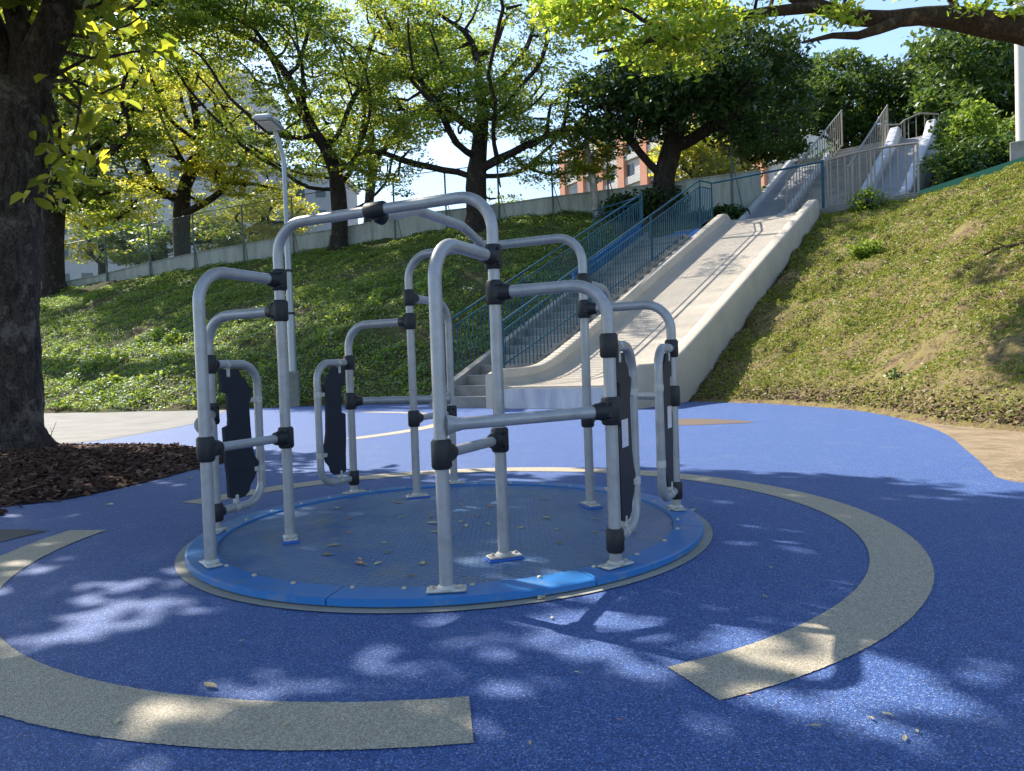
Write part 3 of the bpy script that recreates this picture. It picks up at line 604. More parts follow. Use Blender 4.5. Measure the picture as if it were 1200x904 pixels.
    for n_, z in ((8.3, 7.72), (9.5, 7.95), (11.4, 8.32), (14, 8.85)): vs += [T(18.95, n_, z), T(22.2, n_, z)]
    b.add(vs, [(2*i, 2*i+1, 2*i+3, 2*i+2) for i in range(3)]); tag(b.build('ramp', M['blue']), kind='structure')
    b = MB(); prev = None; vs = []
    for n_, z in ((8.3, 7.72), (9.5, 7.95), (11.4, 8.32), (14, 8.85)): vs += [T(18.75, n_, z-.45), T(18.75, n_, z+.08), T(18.95, n_, z+.08), T(18.95, n_, z-.45)]
    fs = [(i*4+j, i*4+(j+1) % 4, (i+1)*4+(j+1) % 4, (i+1)*4+j) for i in range(3) for j in range(4)]+[(3, 2, 1, 0), (12, 13, 14, 15)]
    b.add(vs, fs); o = b.build('ramp_kerb', M['green_paint'], None); tag(o, kind='structure')
    b = MB(); vs = []
    for n_, z in ((8.3, 7.72), (9.5, 7.95), (11.4, 8.32), (14, 8.85)): vs += [T(18.76, n_, z+.084), T(18.94, n_, z+.084)]
    b.add(vs, [(2*i, 2*i+2, 2*i+3, 2*i+1) for i in range(3)]); tag(b.build('ramp_edge', M['notice']), kind='structure')
    # upper flight: two slides and stairs
    zu = lambda t: 7.75+.53*max(0, t-22)
    slide('upper_slide', 'grey upper slide left of the upper stairs below the retaining wall', 21.4, 32.6, -.55, 2.0, lambda t: smax(8.2, zu(t)+.45, .3), lambda t: smax(7.85, zu(t)-.05, .3), lambda t: zu(t)-1.5, .3, M['upslide'], M['upslide'], endround=.3)
    slide('upper_slide', 'grey curved upper slide right of the upper stairs behind the guard railing', 21.4, 33.8, 5.2, 7.6, lambda t: smax(8.25, zu(t)+.7, .3)+(.4*max(0, t-31)/2.5), lambda t: smax(7.85, zu(t)-.05, .3), lambda t: zu(t)-1.5, .5, M['upslide'], M['upslide'], endround=1.0)
    U = thing('staircase', 'narrow upper staircase between two upper slides with steel railings', 'stairs', T(22, 3.5, 7.7)); off = np.array(U.location)
    b = MB(); box(b, (0, 0, -.3), .6, 2.75, .6, DV, bev=.012); s0 = None
    for i in range(21):
        c = T(22+.56*i+.3, 3.55, 7.7+.297*(i+1))-off
        if s0 is None: s0 = b.build('step', M['step'], U); s0.location = c
        else: inst(s0, U, c)
    for i, (n_, lb, te) in enumerate(((2.18, 'left steel railing of the upper stairs beside the left upper slide', 35.0), (5.02, 'right steel railing of the upper stairs beside the right upper slide', 33.6))):
        bz = lambda p: 7.75+.53*min(13.0, max(0, tn(p[0], p[1])[0]-22))
        P = [T(21.8, n_, 10.0), T(te, n_, 7.75+.53*(te-22)+2.25)]
        railing('stair_railing', lb, P, bz, M['steel'], spacing=.55, second=.0, posts=[P[0], (P[0]+P[1])/2, P[1]], r=.05, rb=.024)
    b = MB(); box(b, T(36.2, 3.4, 13.2), 4.5, 9, 1.5, DV); tag(b.build('upper_platform', M['footing']), kind='structure')
    pts = [at(1037, 147, 44), at(1055, 146, 43.6), at(1060, 141, 43.5), at(1078, 133, 43.2), at(1100, 134, 42.8)]
    railing('guard_railing', 'wavy pale railing at the top of the right upper slide', pts, lambda p: 13.8, M['steel'], spacing=.5, second=0, bottom=False, posts=[pts[0], pts[2], pts[4]], r=.05, rb=.022)
    b = MB(); P0 = T(35, -.6, 13.4); o = thing('boulder', 'dark weathered rock at the head of the left upper slide', 'rock', P0)
    vs = []; fs = []
    for i in range(7):
        th = PI*i/6
        for k in range(10):
            ph = 2*PI*k/10; r = 1.0+.25*mnoise.noise(Vector((math.cos(ph)*math.sin(th)*1.7, math.sin(ph)*math.sin(th)*1.7, math.cos(th)*1.7)))
            vs.append((r*1.5*math.sin(th)*math.cos(ph), r*1.1*math.sin(th)*math.sin(ph), r*.9*math.cos(th)))
    fs = [(i*10+k, (i+1)*10+k, (i+1)*10+(k+1) % 10, i*10+(k+1) % 10) for i in range(6) for k in range(10)]; b.add(vs, fs); b.build('stone', M['darkwall'], o)

# ------------------------------------------------------------------ wall, fence, lamps, buildings
WALLX = [-60, -40, -28.2, -20, -10.6, -6, -1.8, 2, 5.1, 9, 12.6, 14.6]
def wall_base(x):
    y = float(crest_y(x)) if x < 12.6 else 40.6+(x-12.6)*.2; return np.array([x, y, float(ground_z(x, y-.3))])
def wall_top_z(x):
    pts = [(60, 352), (150, 325), (230, 302), (320, 284), (407, 267), (476, 253), (587, 240.5), (633, 233.5), (767, 217), (820, 210), (903, 199)]
    return None
def build_wall():
    xs = np.linspace(-42, 14.6, 60); base = [wall_base(x) for x in xs]
    # measured top line of the wall in pixels, turned into a height above the crest
    pxs, pys = zip(*[(-200, 420), (60, 340), (118, 323), (178, 308), (238, 295.5), (333, 279), (407, 267), (476, 253), (587, 240.5), (633, 233.5), (767, 217), (820, 210), (903, 199), (1000, 186)])
    tops = []
    for p in base:
        lo, hi = p[2]-2, p[2]+6
        for _ in range(40):
            m_ = (lo+hi)/2; a = px_of((p[0], p[1], m_))
            if a[1] > np.interp(a[0], pxs, pys): lo = m_
            else: hi = m_
        tops.append(max(lo, p[2]+.55))
    X = thing('retaining_wall', 'long low grey-green concrete wall along the crest of the grass hill', 'wall', base[0]); off = np.array(X.location)
    b = MB(); vs = []
    for p, z in zip(base, tops):
        vs += [(p[0], p[1], p[2]-1.5), (p[0], p[1], z), (p[0]+.02, p[1]+.28, z), (p[0]+.02, p[1]+.28, p[2]-1.5)]
    n = len(base); b.add(vs, [(i*4+j, (i+1)*4+j, (i+1)*4+(j+1) % 4, i*4+(j+1) % 4) for i in range(n-1) for j in range(4)]+[(0, 1, 2, 3), tuple(range(4*n-1, 4*n-5, -1))]); b.build('wall_body', M['wall'], X, off)
    b = MB(); vs = []
    for p, z in zip(base, tops): vs += [(p[0], p[1]-.05, z+.002), (p[0], p[1]-.05, z+.07), (p[0], p[1]+.33, z+.07), (p[0], p[1]+.33, z+.002)]
    b.add(vs, [(i*4+j, (i+1)*4+j, (i+1)*4+(j+1) % 4, i*4+(j+1) % 4) for i in range(n-1) for j in range(4)]+[(0, 1, 2, 3), tuple(range(4*n-1, 4*n-5, -1))]); b.build('coping', M['wall'], X, off)
    # chain-link fence standing on the slope in front of the wall
    Fn = thing('chain_link_fence', 'tall chain-link fence with dark posts along the low wall', 'fence', base[0]); off = np.array(Fn.location)
    tp = np.array(tops); HX = np.array(xs)
    def topz(x): return float(np.interp(x, HX, tp))
    H = 2.5; px_posts = np.arange(-40, 14.6, 3.3)
    for x in px_posts:
        p = wall_base(x); b = MB(); tube(b, [(p[0], p[1]-.14, p[2]-.4), (p[0]-.02, p[1]-.14, topz(x)+H)], .055, 8); b.build('post', M['post'], Fn, off)
        b = MB(); tube(b, [(p[0]+.55, p[1]-.9, float(ground_z(p[0]+.55, p[1]-.9))-.1), (p[0], p[1]-.16, topz(x)+.9)], .03, 6); b.build('brace', M['post'], Fn, off)
    b = MB(); tube(b, [(x, wall_base(x)[1]-.14, topz(x)+H) for x in np.linspace(-40, 14.5, 60)], .028, 6); b.build('top_rail', M['post'], Fn, off)
    b = MB(); w = .0085
    for x in np.arange(-36, 14.4, .17):
        for sg in (-1, 1):
            x2 = x+sg*H; 
            if x2 < -36 or x2 > 14.4: continue
            p = np.array([x, wall_base(x)[1]-.14, topz(x)+.02]); q_ = np.array([x2, wall_base(x2)[1]-.14, topz(x2)+H]); mid = (p+q_)/2; mid[1] = wall_base(mid[0])[1]-.14
            for a, c in ((p, mid), (mid, q_)): b.add([a+[-w, 0, 0], a+[w, 0, 0], c+[w, 0, 0], c+[-w, 0, 0], a+[0, w, 0], c+[0, w, 0]], [(0, 1, 2, 3), (1, 4, 5, 2), (4, 0, 3, 5)])
    b.build('wire_mesh', M['fence'], Fn, off)
    # dark wall far right
    W2 = thing('boundary_wall', 'dark old concrete wall far right behind the shrubs', 'wall', at(1180, 195, 38)); off = np.array(W2.location)
    a, c = at(1150, 160, 40), at(1215, 150, 34); b = MB(); d = unit(np.array([c[0]-a[0], c[1]-a[1], 0])); mid = (a+c)/2
    box(b, (mid[0], mid[1], mid[2]-1.2), 14, .35, 3.0, d); b.build('wall_body', M['darkwall'], W2, off); b = MB(); box(b, (mid[0], mid[1], mid[2]+.375), 14.2, .5, .14, d); b.build('coping', M['darkwall'], W2, off)
def build_lamps():
    base = hit(345, 472); base[2] = float(ground_z(base[0], base[1])); Yb = base[1]
    L = thing('street_lamp', 'grey street lamp with curved neck and flat head on the grass hill', 'street lamp', base); off = np.array(L.location)
    b = MB(); box(b, base+[0, 0, .4], .42, .42, 1.4, (1, .2, 0), bev=.04); b.build('footing', M['footing'], L, off)
    p1 = at(342, 385, Yb); p2 = at(338.5, 300, Yb); p3 = at(334.5, 185, Yb); X0, Y0 = base[0], base[1]
    vert = lambda p: np.array([X0, Y0, p[2]])
    b = MB(); lathe(b, [(.14, 1.1), (.135, 3.2), (.115, 3.4), (.11, 5.6)], base, (0, 0, 1), 14); b.build('lower_pole', M['lamp_metal'], L, off)
    top = vert(p3); neck = at(322, 152, Yb-.3)
    b = MB(); tube(b, fillet([base+[0, 0, 5.55], top, neck], 1.4, 8), .082, 12); b.build('upper_pole', M['lamp_metal'], L, off)
    for h in (3.1, 4.6):
        b = MB(); lathe(b, [(.142, 0), (.146, .03), (.142, .08)], base+[0, 0, h], (0, 0, 1), 14); b.build('strap', M['clamp'], L, off)
    tip = at(308, 140, Yb-1.2); d = unit(tip-neck); side = unit(np.cross(d, [0, 0, 1])); b = MB(); box(b, (tip+neck)/2+[0, 0, .05], 1.2, .62, .2, d, side, bev=.06); hd = b.build('lamp_head', M['lamp_metal'], L, off)
    up = unit(np.cross(d, side)); up = up*(1 if up[2] > 0 else -1); b = MB(); box(b, (tip+neck)/2+[0, 0, .05]-up*.105, .8, .48, .03, d, side, bev=.01); b.build('lens', M['lens'], hd, off*0+off)
    pb = T(19.6, 11.75, 8.3); L2 = thing('lamp_post', 'cream lamp post on a grey box beside the ramp at far right', 'lamp post', pb); off = np.array(pb)
    b = MB(); box(b, pb+[0, 0, .45], .72, .72, 1.0, DV, bev=.03); b.build('footing', M['footing'], L2, off); b = MB(); lathe(b, [(.17, .9), (.16, 5), (.14, 10)], pb, (0, 0, 1), 14); b.build('pole', M['cream'], L2, off)
    b = MB(); box(b, pb+[-.7, 0, 10.1], 1.6, .4, .15, (1, 0, 0), bev=.04); b.build('lamp_head', M['cream'], L2, off)
def build_buildings():
    # orange and white apartment block behind the wall
    a = at(655, 300, 122); c = at(905, 300, 84); d = np.array([c[0]-a[0], c[1]-a[1], 0]); Ln = np.linalg.norm(d); d = d/Ln; back = np.array([-d[1], d[0], 0]); 
    if back[1] < 0: back = -back
    g = np.array([a[0], a[1], 0.]); B = thing('apartment_block', 'pale apartment block with orange pillars seen between trees beyond the wall', 'building', g); off = g
    ztop = 36.5; b = MB(); box(b, g+d*Ln/2+back*8+[0, 0, ztop/2], Ln, 14, ztop, d); b.build('wall', M['white'], B, off)
    for z in np.arange(3, 36, 3.6):
        b = MB(); box(b, g+d*(Ln/2+.5)+back*.85+[0, 0, z], Ln+1, .6, 1.15, d); b.build('balcony', M['white'], B, off)
    for k in range(9):
        b = MB(); box(b, g+d*(1.2+k*Ln/8.6)+back*.8+[0, 0, ztop/2], 1.5, 1.0, ztop+1, d); b.build('pillar', M['orange'], B, off)
    w0 = None
    for z in np.arange(22.6, 36, 3.6):
        for k in range(7):
            s_ = 4.2+k*(Ln-5)/8.6*1.02
            c_ = g+d*s_+back*.96+[0, 0, z]
            b = MB()
            if w0 is None: box(b, (0, 0, 0), 1.3, .12, 1.7, d); w0 = b.build('window', M['glass'], B); w0.location = c_-off
            else: inst(w0, B, c_-off)
    # pale tower blocks on the left, glimpsed through foliage
    for (x0, x1, Y, ytop, name, lb) in ((60, 300, 105, 95, 'tower_block', 'tall pale grey tower block hidden behind the left trees'), (318, 402, 118, 205, 'tower_block', 'lower pale block with rows of windows behind the tree by the lamp')):
        p0, p1 = at(x0, 330, Y), at(x1, 330, Y); h = at((x0+x1)/2, ytop, Y)[2]; W_ = p1[0]-p0[0]; g = np.array([(p0[0]+p1[0])/2, Y, 0]); B = thing(name, lb, 'building', g); off = g
        b = MB(); box(b, g+[0, 7, h/2], W_, 14, h, (1, 0, 0)); b.build('wall', M['bldg'], B, off); b = MB(); box(b, g+[0, 7, h+.5], W_+.8, 14.8, 1.0, (1, 0, 0)); b.build('parapet', M['white'], B, off)
        w0 = None
        for z in np.arange(h-3, 8, -3.6):
            for k in range(int(W_/3.4)):
                c_ = np.array([p0[0]+1.9+k*3.4, Y-.02, z])-off; b = MB()
                if w0 is None: box(b, (0, 0, 0), 1.6, .12, 1.5, (1, 0, 0)); w0 = b.build('window', M['glass'], B); w0.location = c_
                else: inst(w0, B, c_)

# ------------------------------------------------------------------ plants
def leaves_at(pos, nrm, size, asp=.45, fold=False, jit=.3):
    """arrays of leaf quads: diamond leaves of length `size`, lying in planes of normal nrm"""
    N = len(pos); a = rng.uniform(0, 2*PI, N); up = nrm/np.linalg.norm(nrm, axis=1)[:, None]
    ref = np.where(np.abs(up[:, 2:3]) < .9, np.array([[0, 0, 1.]]), np.array([[1., 0, 0]])); u = np.cross(ref, up); u /= np.linalg.norm(u, axis=1)[:, None]; v = np.cross(up, u)
    X = u*np.cos(a)[:, None]+v*np.sin(a)[:, None]; Yv = np.cross(up, X); s = (np.asarray(size)*rng.uniform(1-jit, 1+jit, N))[:, None]
    if not fold:
        V = np.stack([pos-X*s*.5, pos+Yv*s*asp*.5+X*s*.05, pos+X*s*.5, pos-Yv*s*asp*.5+X*s*.05], 1).reshape(-1, 3)
        return V, np.arange(4*N).reshape(N, 4)
    sag = up*s*.12
    V = np.stack([pos-X*s*.5, pos-X*s*.18+Yv*s*asp*.42+sag, pos+X*s*.2+Yv*s*asp*.42+sag*.8, pos+X*s*.5-sag*.6, pos+X*s*.2-Yv*s*asp*.42+sag*.8, pos-X*s*.18-Yv*s*asp*.42+sag, pos-X*s*.18, pos+X*s*.2], 1).reshape(-1, 3)
    o = (np.arange(N)*8)[:, None]; f = np.concatenate([o+[0, 6, 1, 1], o+[6, 7, 2, 1], o+[7, 3, 2, 2], o+[0, 5, 6, 6], o+[5, 4, 7, 6], o+[4, 3, 7, 7]])
    f = np.concatenate([o+np.array([[6, 7, 2, 1]]), o+np.array([[5, 4, 7, 6]]), o+np.array([[0, 5, 6, 1]]), o+np.array([[7, 4, 3, 2]])])
    return V, f
def clump_leaves(centres, rad, flat, per, size, asp=.45, tilt=.45, fold=False):
    P = []; Nn = []
    for c in centres:
        k = int(per*rng.uniform(.6, 1.4)); q_ = rng.normal(0, 1, (k, 3)); q_ /= np.linalg.norm(q_, axis=1)[:, None]; r = rng.uniform(.15, 1, k)**.6
        R = rad*rng.uniform(.7, 1.35); P.append(np.asarray(c)+q_*r[:, None]*np.array([R, R, R*flat])); n_ = rng.normal(0, tilt, (k, 3)); n_[:, 2] += 1; Nn.append(n_)
    return leaves_at(np.concatenate(P), np.concatenate(Nn), size, asp, fold)
def colonize(trunk, targets, step, kill=None, reach=9., maxit=160, curl=.25):
    """space colonization from a trunk polyline to leaf targets -> nodes, parents"""
    nodes = [np.array(trunk[0], float)]; par = [-1]
    for p in trunk[1:]:
        a = nodes[-1]; L = np.linalg.norm(p-a); n = max(1, int(L/step))
        for i in range(n): nodes.append(a+(p-a)*(i+1)/n); par.append(len(nodes)-2)
    tg = np.array(targets); alive = np.ones(len(tg), bool); kill = kill or step*1.6
    nd = np.array(nodes); first = True
    start = len(nodes)*0
    for it in range(maxit):
        if not alive.any(): break
        T_ = tg[alive]; d = np.sqrt(((T_[:, None]-nd[None])**2).sum(2)); near = d.argmin(1); dm = d.min(1)
        ok = dm < reach if it < 60 else dm < 1e9
        new = []; newp = []
        for j in np.unique(near[ok]):
            v = (T_[ok & (near == j)]-nd[j]); v = (v/np.linalg.norm(v, axis=1)[:, None]).mean(0)+rng.normal(0, curl, 3)*.6
            p = nd[j]+unit(v)*step
            new.append(p); newp.append(j)
        if not new: reach *= 1.5; continue
        par += newp; nd = np.concatenate([nd, np.array(new)])
        idx = np.where(alive)[0]; d2 = np.sqrt(((tg[idx][:, None]-np.array(new)[None])**2).sum(2)).min(1); alive[idx[d2 < kill]] = False
    return nd, np.array(par)
def wood(nd, par, r_tip, r_base, expo=2.3, ntrunk=0):
    n = len(nd); ch = [[] for _ in range(n)]
    for i in range(1, n): ch[par[i]].append(i)
    w = np.zeros(n)
    for i in range(n-1, -1, -1):
        if not ch[i]: w[i] = 1.
        if par[i] >= 0: w[par[i]] += w[i]
    rad = np.maximum(r_tip, r_base*(w/w[0])**(1/expo))
    b = MB(); stack = [(0, None)]; 
    while stack:
        i, prev = stack.pop(); path = [nd[prev]] if prev is not None else []; rs = [min(rad[prev], rad[i]*1.25)] if prev is not None else []
        cur = i
        while True:
            path.append(nd[cur]); rs.append(rad[cur])
            if not ch[cur]: break
            cs = sorted(ch[cur], key=lambda c: -w[c])
            for c in cs[1:]: stack.append((c, cur))
            cur = cs[0]
        if len(path) < 2: continue
        if len(path) > 3:      # light smoothing
            q_ = [path[0]]+[(path[k-1]+2*path[k]+path[k+1])/4 for k in range(1, len(path)-1)]+[path[-1]]; path = q_
        rs[-1] = rs[-1]*.6
        tube(b, path, rs, 10 if rs[0] > .2 else (7 if rs[0] > .08 else 5), caps=False)
    return b
def over_slide(p):                 # boughs that would put the slide's bed in shade where the photo shows it in sun
    t, n = tn(p[0], p[1]); st, sn = SUN@DV, SUN@NV; k = (p[2]-.443*t+.68)/(SUN[2]-.443*st)
    if k < 0: return False
    t, n = t-k*st, n-k*sn
    if not (2 < t < 18.6 and -.3 < n < 4.8): return False
    return not (((t-9.5)/4.2)**2+((n-2.1)/1.2)**2 < 1 and rng.random() < .5)
def ell_targets(ells, count, flat_layers=True):
    """random points inside pixel/depth ellipsoids: (px, py, rx, ry, Y, rY, weight)"""
    out = []; w = np.array([e[6] for e in ells], float); w /= w.sum()
    for e, k in zip(ells, rng.multinomial(count, w)):
        px, py, rx, ry, Y, rY = e[:6]
        for _ in range(k):
            v = rng.normal(0, 1, 3); v = v/np.linalg.norm(v)*rng.uniform(.35, 1)**.5
            p = at(px+v[0]*rx, py+v[1]*ry, Y+v[2]*rY)
            if not over_slide(p): out.append(p)
    return out
def tree(name, label, trunk, targets, leafmat, barkmat, rbase, step=.9, rad=1.1, flat=.28, per=55, size=.36, asp=.5, tilt=.5, cat='tree', group=None, extra=None, fold=False, rtip=.03, flare=True, expo=2.3, reach=9., curl=.25):
    base = np.array(trunk[0], float); X = thing(name, label, cat, base, group); off = base
    nd, par = colonize(trunk, targets, step, reach=reach, curl=curl)
    b = wood(nd, par, rtip, rbase, expo)
    if flare: tube(b, [base+[0, 0, -.5], base+[0, 0, .0], base+[0, 0, .35], base+[0, 0, .9]], [rbase*1.75, rbase*1.5, rbase*1.2, rbase*.97], 14, caps=False)
    b.build('trunk', barkmat, X, off)
    cs = list(targets)+([] if extra is None else list(extra))
    V, f = clump_leaves(cs, rad, flat, per, size, asp, tilt, fold); raw('crown', V-off, f, leafmat, X)
    return X
SPOTS = [(115, 688, 45, 9), (160, 704, 50, 10), (30, 745, 50, 10), (180, 845, 70, 18), (20, 660, 30, 6), (200, 810, 50, 12), (130, 885, 50, 16), (1100, 800, 90, 22), (980, 775, 70, 12), (1060, 840, 80, 14), (880, 845, 60, 12), (620, 615, 30, 5), (900, 598, 25, 4), (1090, 633, 60, 5), (830, 545, 60, 6), (1020, 705, 40, 6), (440, 752, 25, 8), (400, 550, 50, 4), (300, 610, 30, 4), (560, 640, 40, 5), (950, 680, 40, 5), (440, 752, 24, 7), (330, 700, 26, 5), (1150, 760, 40, 8), (930, 640, 26, 4), (860, 700, 30, 5), (1130, 880, 50, 12), (600, 596, 30, 3), (700, 640, 26, 4), (420, 600, 22, 3), (285, 640, 16, 4), (60, 690, 24, 5), (470, 812, 30, 8)]
def lit_spot(g, far=True):      # far=False: only the larger gaps, used with a margin
    """ground that the photo shows in sun: gaps in the near tree's crown"""
    x, y = g
    p = px_of((x, y, 0)) if y > .8 else np.array([600, 2000.])
    u, v = p
    edge_y = np.interp(u, [-200, 200, 300, 420, 600, 850, 1000, 1250], [505, 508, 525, 543, 548, 553, 562, 588])
    if v < edge_y-(0 if far else 14): return True
    for (cx_, cy_, rx, ry) in ((640, 729, 68, 19), (690, 713, 64, 20), (790, 742, 85, 20), (590, 676, 66, 14), (640, 690, 55, 10), (855, 800, 50, 20), (1100, 800, 80, 20), (1060, 842, 70, 12), (985, 775, 50, 9), (165, 702, 34, 5), (30, 745, 30, 5), (185, 848, 44, 8), (105, 686, 30, 4))+tuple(SPOTS if far else ()):
        if ((u-cx_)/rx)**2+((v-cy_)/ry)**2 < 1: return True
    return False
def build_near_tree():
    Y = 11.4; base = gnd(8, 533); base[2] = 0
    tr = [base, at(6, 420, Y), at(7, 300, Y), at(14, 180, Y), at(22, 100, Y)]
    X = thing('large_tree', 'thick dark trunked tree forking at upper left over the mulch bed', 'tree', base); off = base
    fork = tr[-1]
    l1 = [fork+[0, 0, -.5], at(42, 75, Y), at(60, 42, Y), at(75, 0, Y), at(100, -80, Y-.1), at(135, -190, Y-.6)]; l2 = [fork+[-.3, 0, -.6], at(-3, 60, Y+.1), at(-28, 5, Y+.2), at(-60, -110, Y+.3), at(-90, -220, Y+.5)]; l3 = [fork+[.02, 0, -.2], at(29, 55, Y+.1), at(15, 0, Y+.2), at(2, -60, Y+.4), at(8, -150, Y+.8)]
    # crown lattice: leafy clumps wherever the photo's ground is in this tree's shade
    C = []
    tries = 0
    SR = [(at(x, y, Y), r_) for x, y, r_ in ((190, 60, .75), (150, 45, .75), (120, 80, .7), (85, 130, .6), (75, 180, .6))]
    while len(C) < 2300 and tries < 90000:
        tries += 1; g = np.array([rng.uniform(-10.5, 9.), rng.uniform(-2.5, 13.)]); z = rng.uniform(6.9, 9.2)
        p = np.array([g[0], g[1], 0])+SUN*(z/SUN[2])
        if (p[0]+6.5)**2/9.5**2+(p[1]-8.5)**2/8**2 > 1: continue
        pp = px_of(p)
        if p[1] > 1 and 150 < pp[0] < 1250 and pp[1] > -25: continue     # keep the crown out of the open view
        if any(np.linalg.norm(np.cross(p-a, SUN)) < r_ for a, r_ in SR): continue
        bad = lit_spot(g)
        if bad: continue
        for k_ in range(8):
            dd = np.array([math.cos(k_*PI/4), math.sin(k_*PI/4)])
            if (lit_spot(g+dd*.2, False) and rng.random() < .8) or (lit_spot(g+dd*.2) and rng.random() < .5): bad = True; break
        if bad: continue
        C.append(p)
    C = np.array(C); sub = C[rng.choice(len(C), min(260, len(C)), replace=False)]
    trunkpts = tr
    nd0 = trunkpts
    # wood: trunk, two limbs and spreading branches
    b = MB()
    pts = fillet(tr, 1.5, 3); 
    def interp(ps, k):
        d = np.concatenate([[0], np.cumsum([np.linalg.norm(ps[i+1]-ps[i]) for i in range(len(ps)-1)])]); s = np.linspace(0, d[-1], k); A = np.array(ps); return [np.array([np.interp(q_, d, A[:, j]) for j in range(3)]) for q_ in s]
    tp = interp([base+[0, 0, -.3]]+tr[0:], 26); rs = [.46+.20*math.exp(-max(0, p[2])/.3) if p[2] < 5 else .46 for p in tp]; rs = [r*(1-.03*i/26)+.02*math.sin(i*1.7) for i, r in enumerate(rs)]
    tp = interp(tp, 120); rs = list(np.interp(np.linspace(0, 1, 120), np.linspace(0, 1, len(rs)), rs)); tube(b, tp, rs, 72, caps=False)
    for i in range(120):
        for k in range(72):
            v = np.array(b.v[i*72+k]); d = v-tp[i]; q_ = Vector((v[0]*4.5, v[1]*4.5, v[2]*1.5)); h = .03*(1-abs(mnoise.noise(q_))*2.4)+.018*mnoise.noise(Vector((v[0]*13, v[1]*13, v[2]*6)))+.05*mnoise.noise(Vector((v[0]*1.2, v[1]*1.2, v[2]*.5)))
            b.v[i*72+k] = tuple(v+d/np.linalg.norm(d)*h)
    # buttress roots
    for a in np.arange(0, 2*PI, 2*PI/6):
        d = np.array([math.cos(a+.4), math.sin(a+.4), 0]); tube(b, [base+d*.2+[0, 0, .6], base+d*.42+[0, 0, .22], base+d*.62+[0, 0, .06], base+d*.9+[0, 0, -.06]], [.16, .18, .12, .06], 10, caps=False)
    for l, r0 in ((l1, .31), (l2, .32), (l3, .21)):
        ip = interp(l, 16); tube(b, ip, [r0*(1-.5*i/16) for i in range(16)], 18, caps=False)
    tips = [l1[-1], l2[-1]]
    for tip, sel in ((l1[-1], sub[sub[:, 0] > -8.5]), (l2[-1], sub[sub[:, 0] <= -8.5])):
        if len(sel) < 3: continue
        nd, par = colonize([tip, tip+[0, 0, .4]], sel, .5, curl=.2, reach=14); wb = wood(nd, par, .015, .2, 2.4); b.add(wb.v, wb.f, True)
    twigs = []
    def twig(p, r0, n):
        ip = interp(p, n); tube(b, ip, [r0*(1-.75*i/n) for i in range(n)], 7, caps=False)
    V1, f1 = clump_leaves(C, .46, .30, 30, .27, .5, .5, True)
    # hanging sprays of big lime leaves in view beside the trunk
    sp = []
    sprays = [((70, 60), (115, 70), (160, 60), (205, 62)), ((78, 40), (110, 45), (150, 30), (168, 18)), ((60, 95), (90, 95), (120, 110), (150, 95)), ((58, 110), (70, 150), (72, 190), (70, 235)), ((55, 120), (62, 170), (55, 215), (52, 232)), ((60, 100), (95, 130), (105, 165), (98, 205)), ((85, 10), (110, 8), (125, 0), (150, -8)), ((62, 90), (80, 80), (100, 70), (112, 45)), ((20, 60), (28, 30), (38, 10), (40, -20)), ((66, 80), (95, 110), (90, 150), (80, 170))]
    for k, s_ in enumerate(sprays):
        Yk = Y-.3+rng.uniform(-1.0, .9); P3 = [at(x, y, Y if i == 0 else Y+(Yk-Y)*i/3) for i, (x, y) in enumerate(s_)]
        twig(P3, .035, 12); ip = interp(P3, 14)
        for q_ in ip[4:]:
            for _ in range(3 if k in (0, 1, 3) else 2): sp.append(q_+rng.normal(0, .17, 3)*np.array([1, 1, .8]))
    b.build('trunk', M['bark'], X, off)
    sp = np.array(sp); nm = rng.normal(0, .75, (len(sp), 3)); nm[:, 1] -= .7; nm[:, 2] += .5
    V2, f2 = leaves_at(sp, nm, .30, .5, True, .35)
    raw('crown', np.concatenate([V1, V2])-off, np.concatenate([f1, f2+len(V1)]), M['leaf_big'], X)
def base_at(px, py): p = hit(px, py); p[2] = float(ground_z(p[0], p[1]))-.05; return p
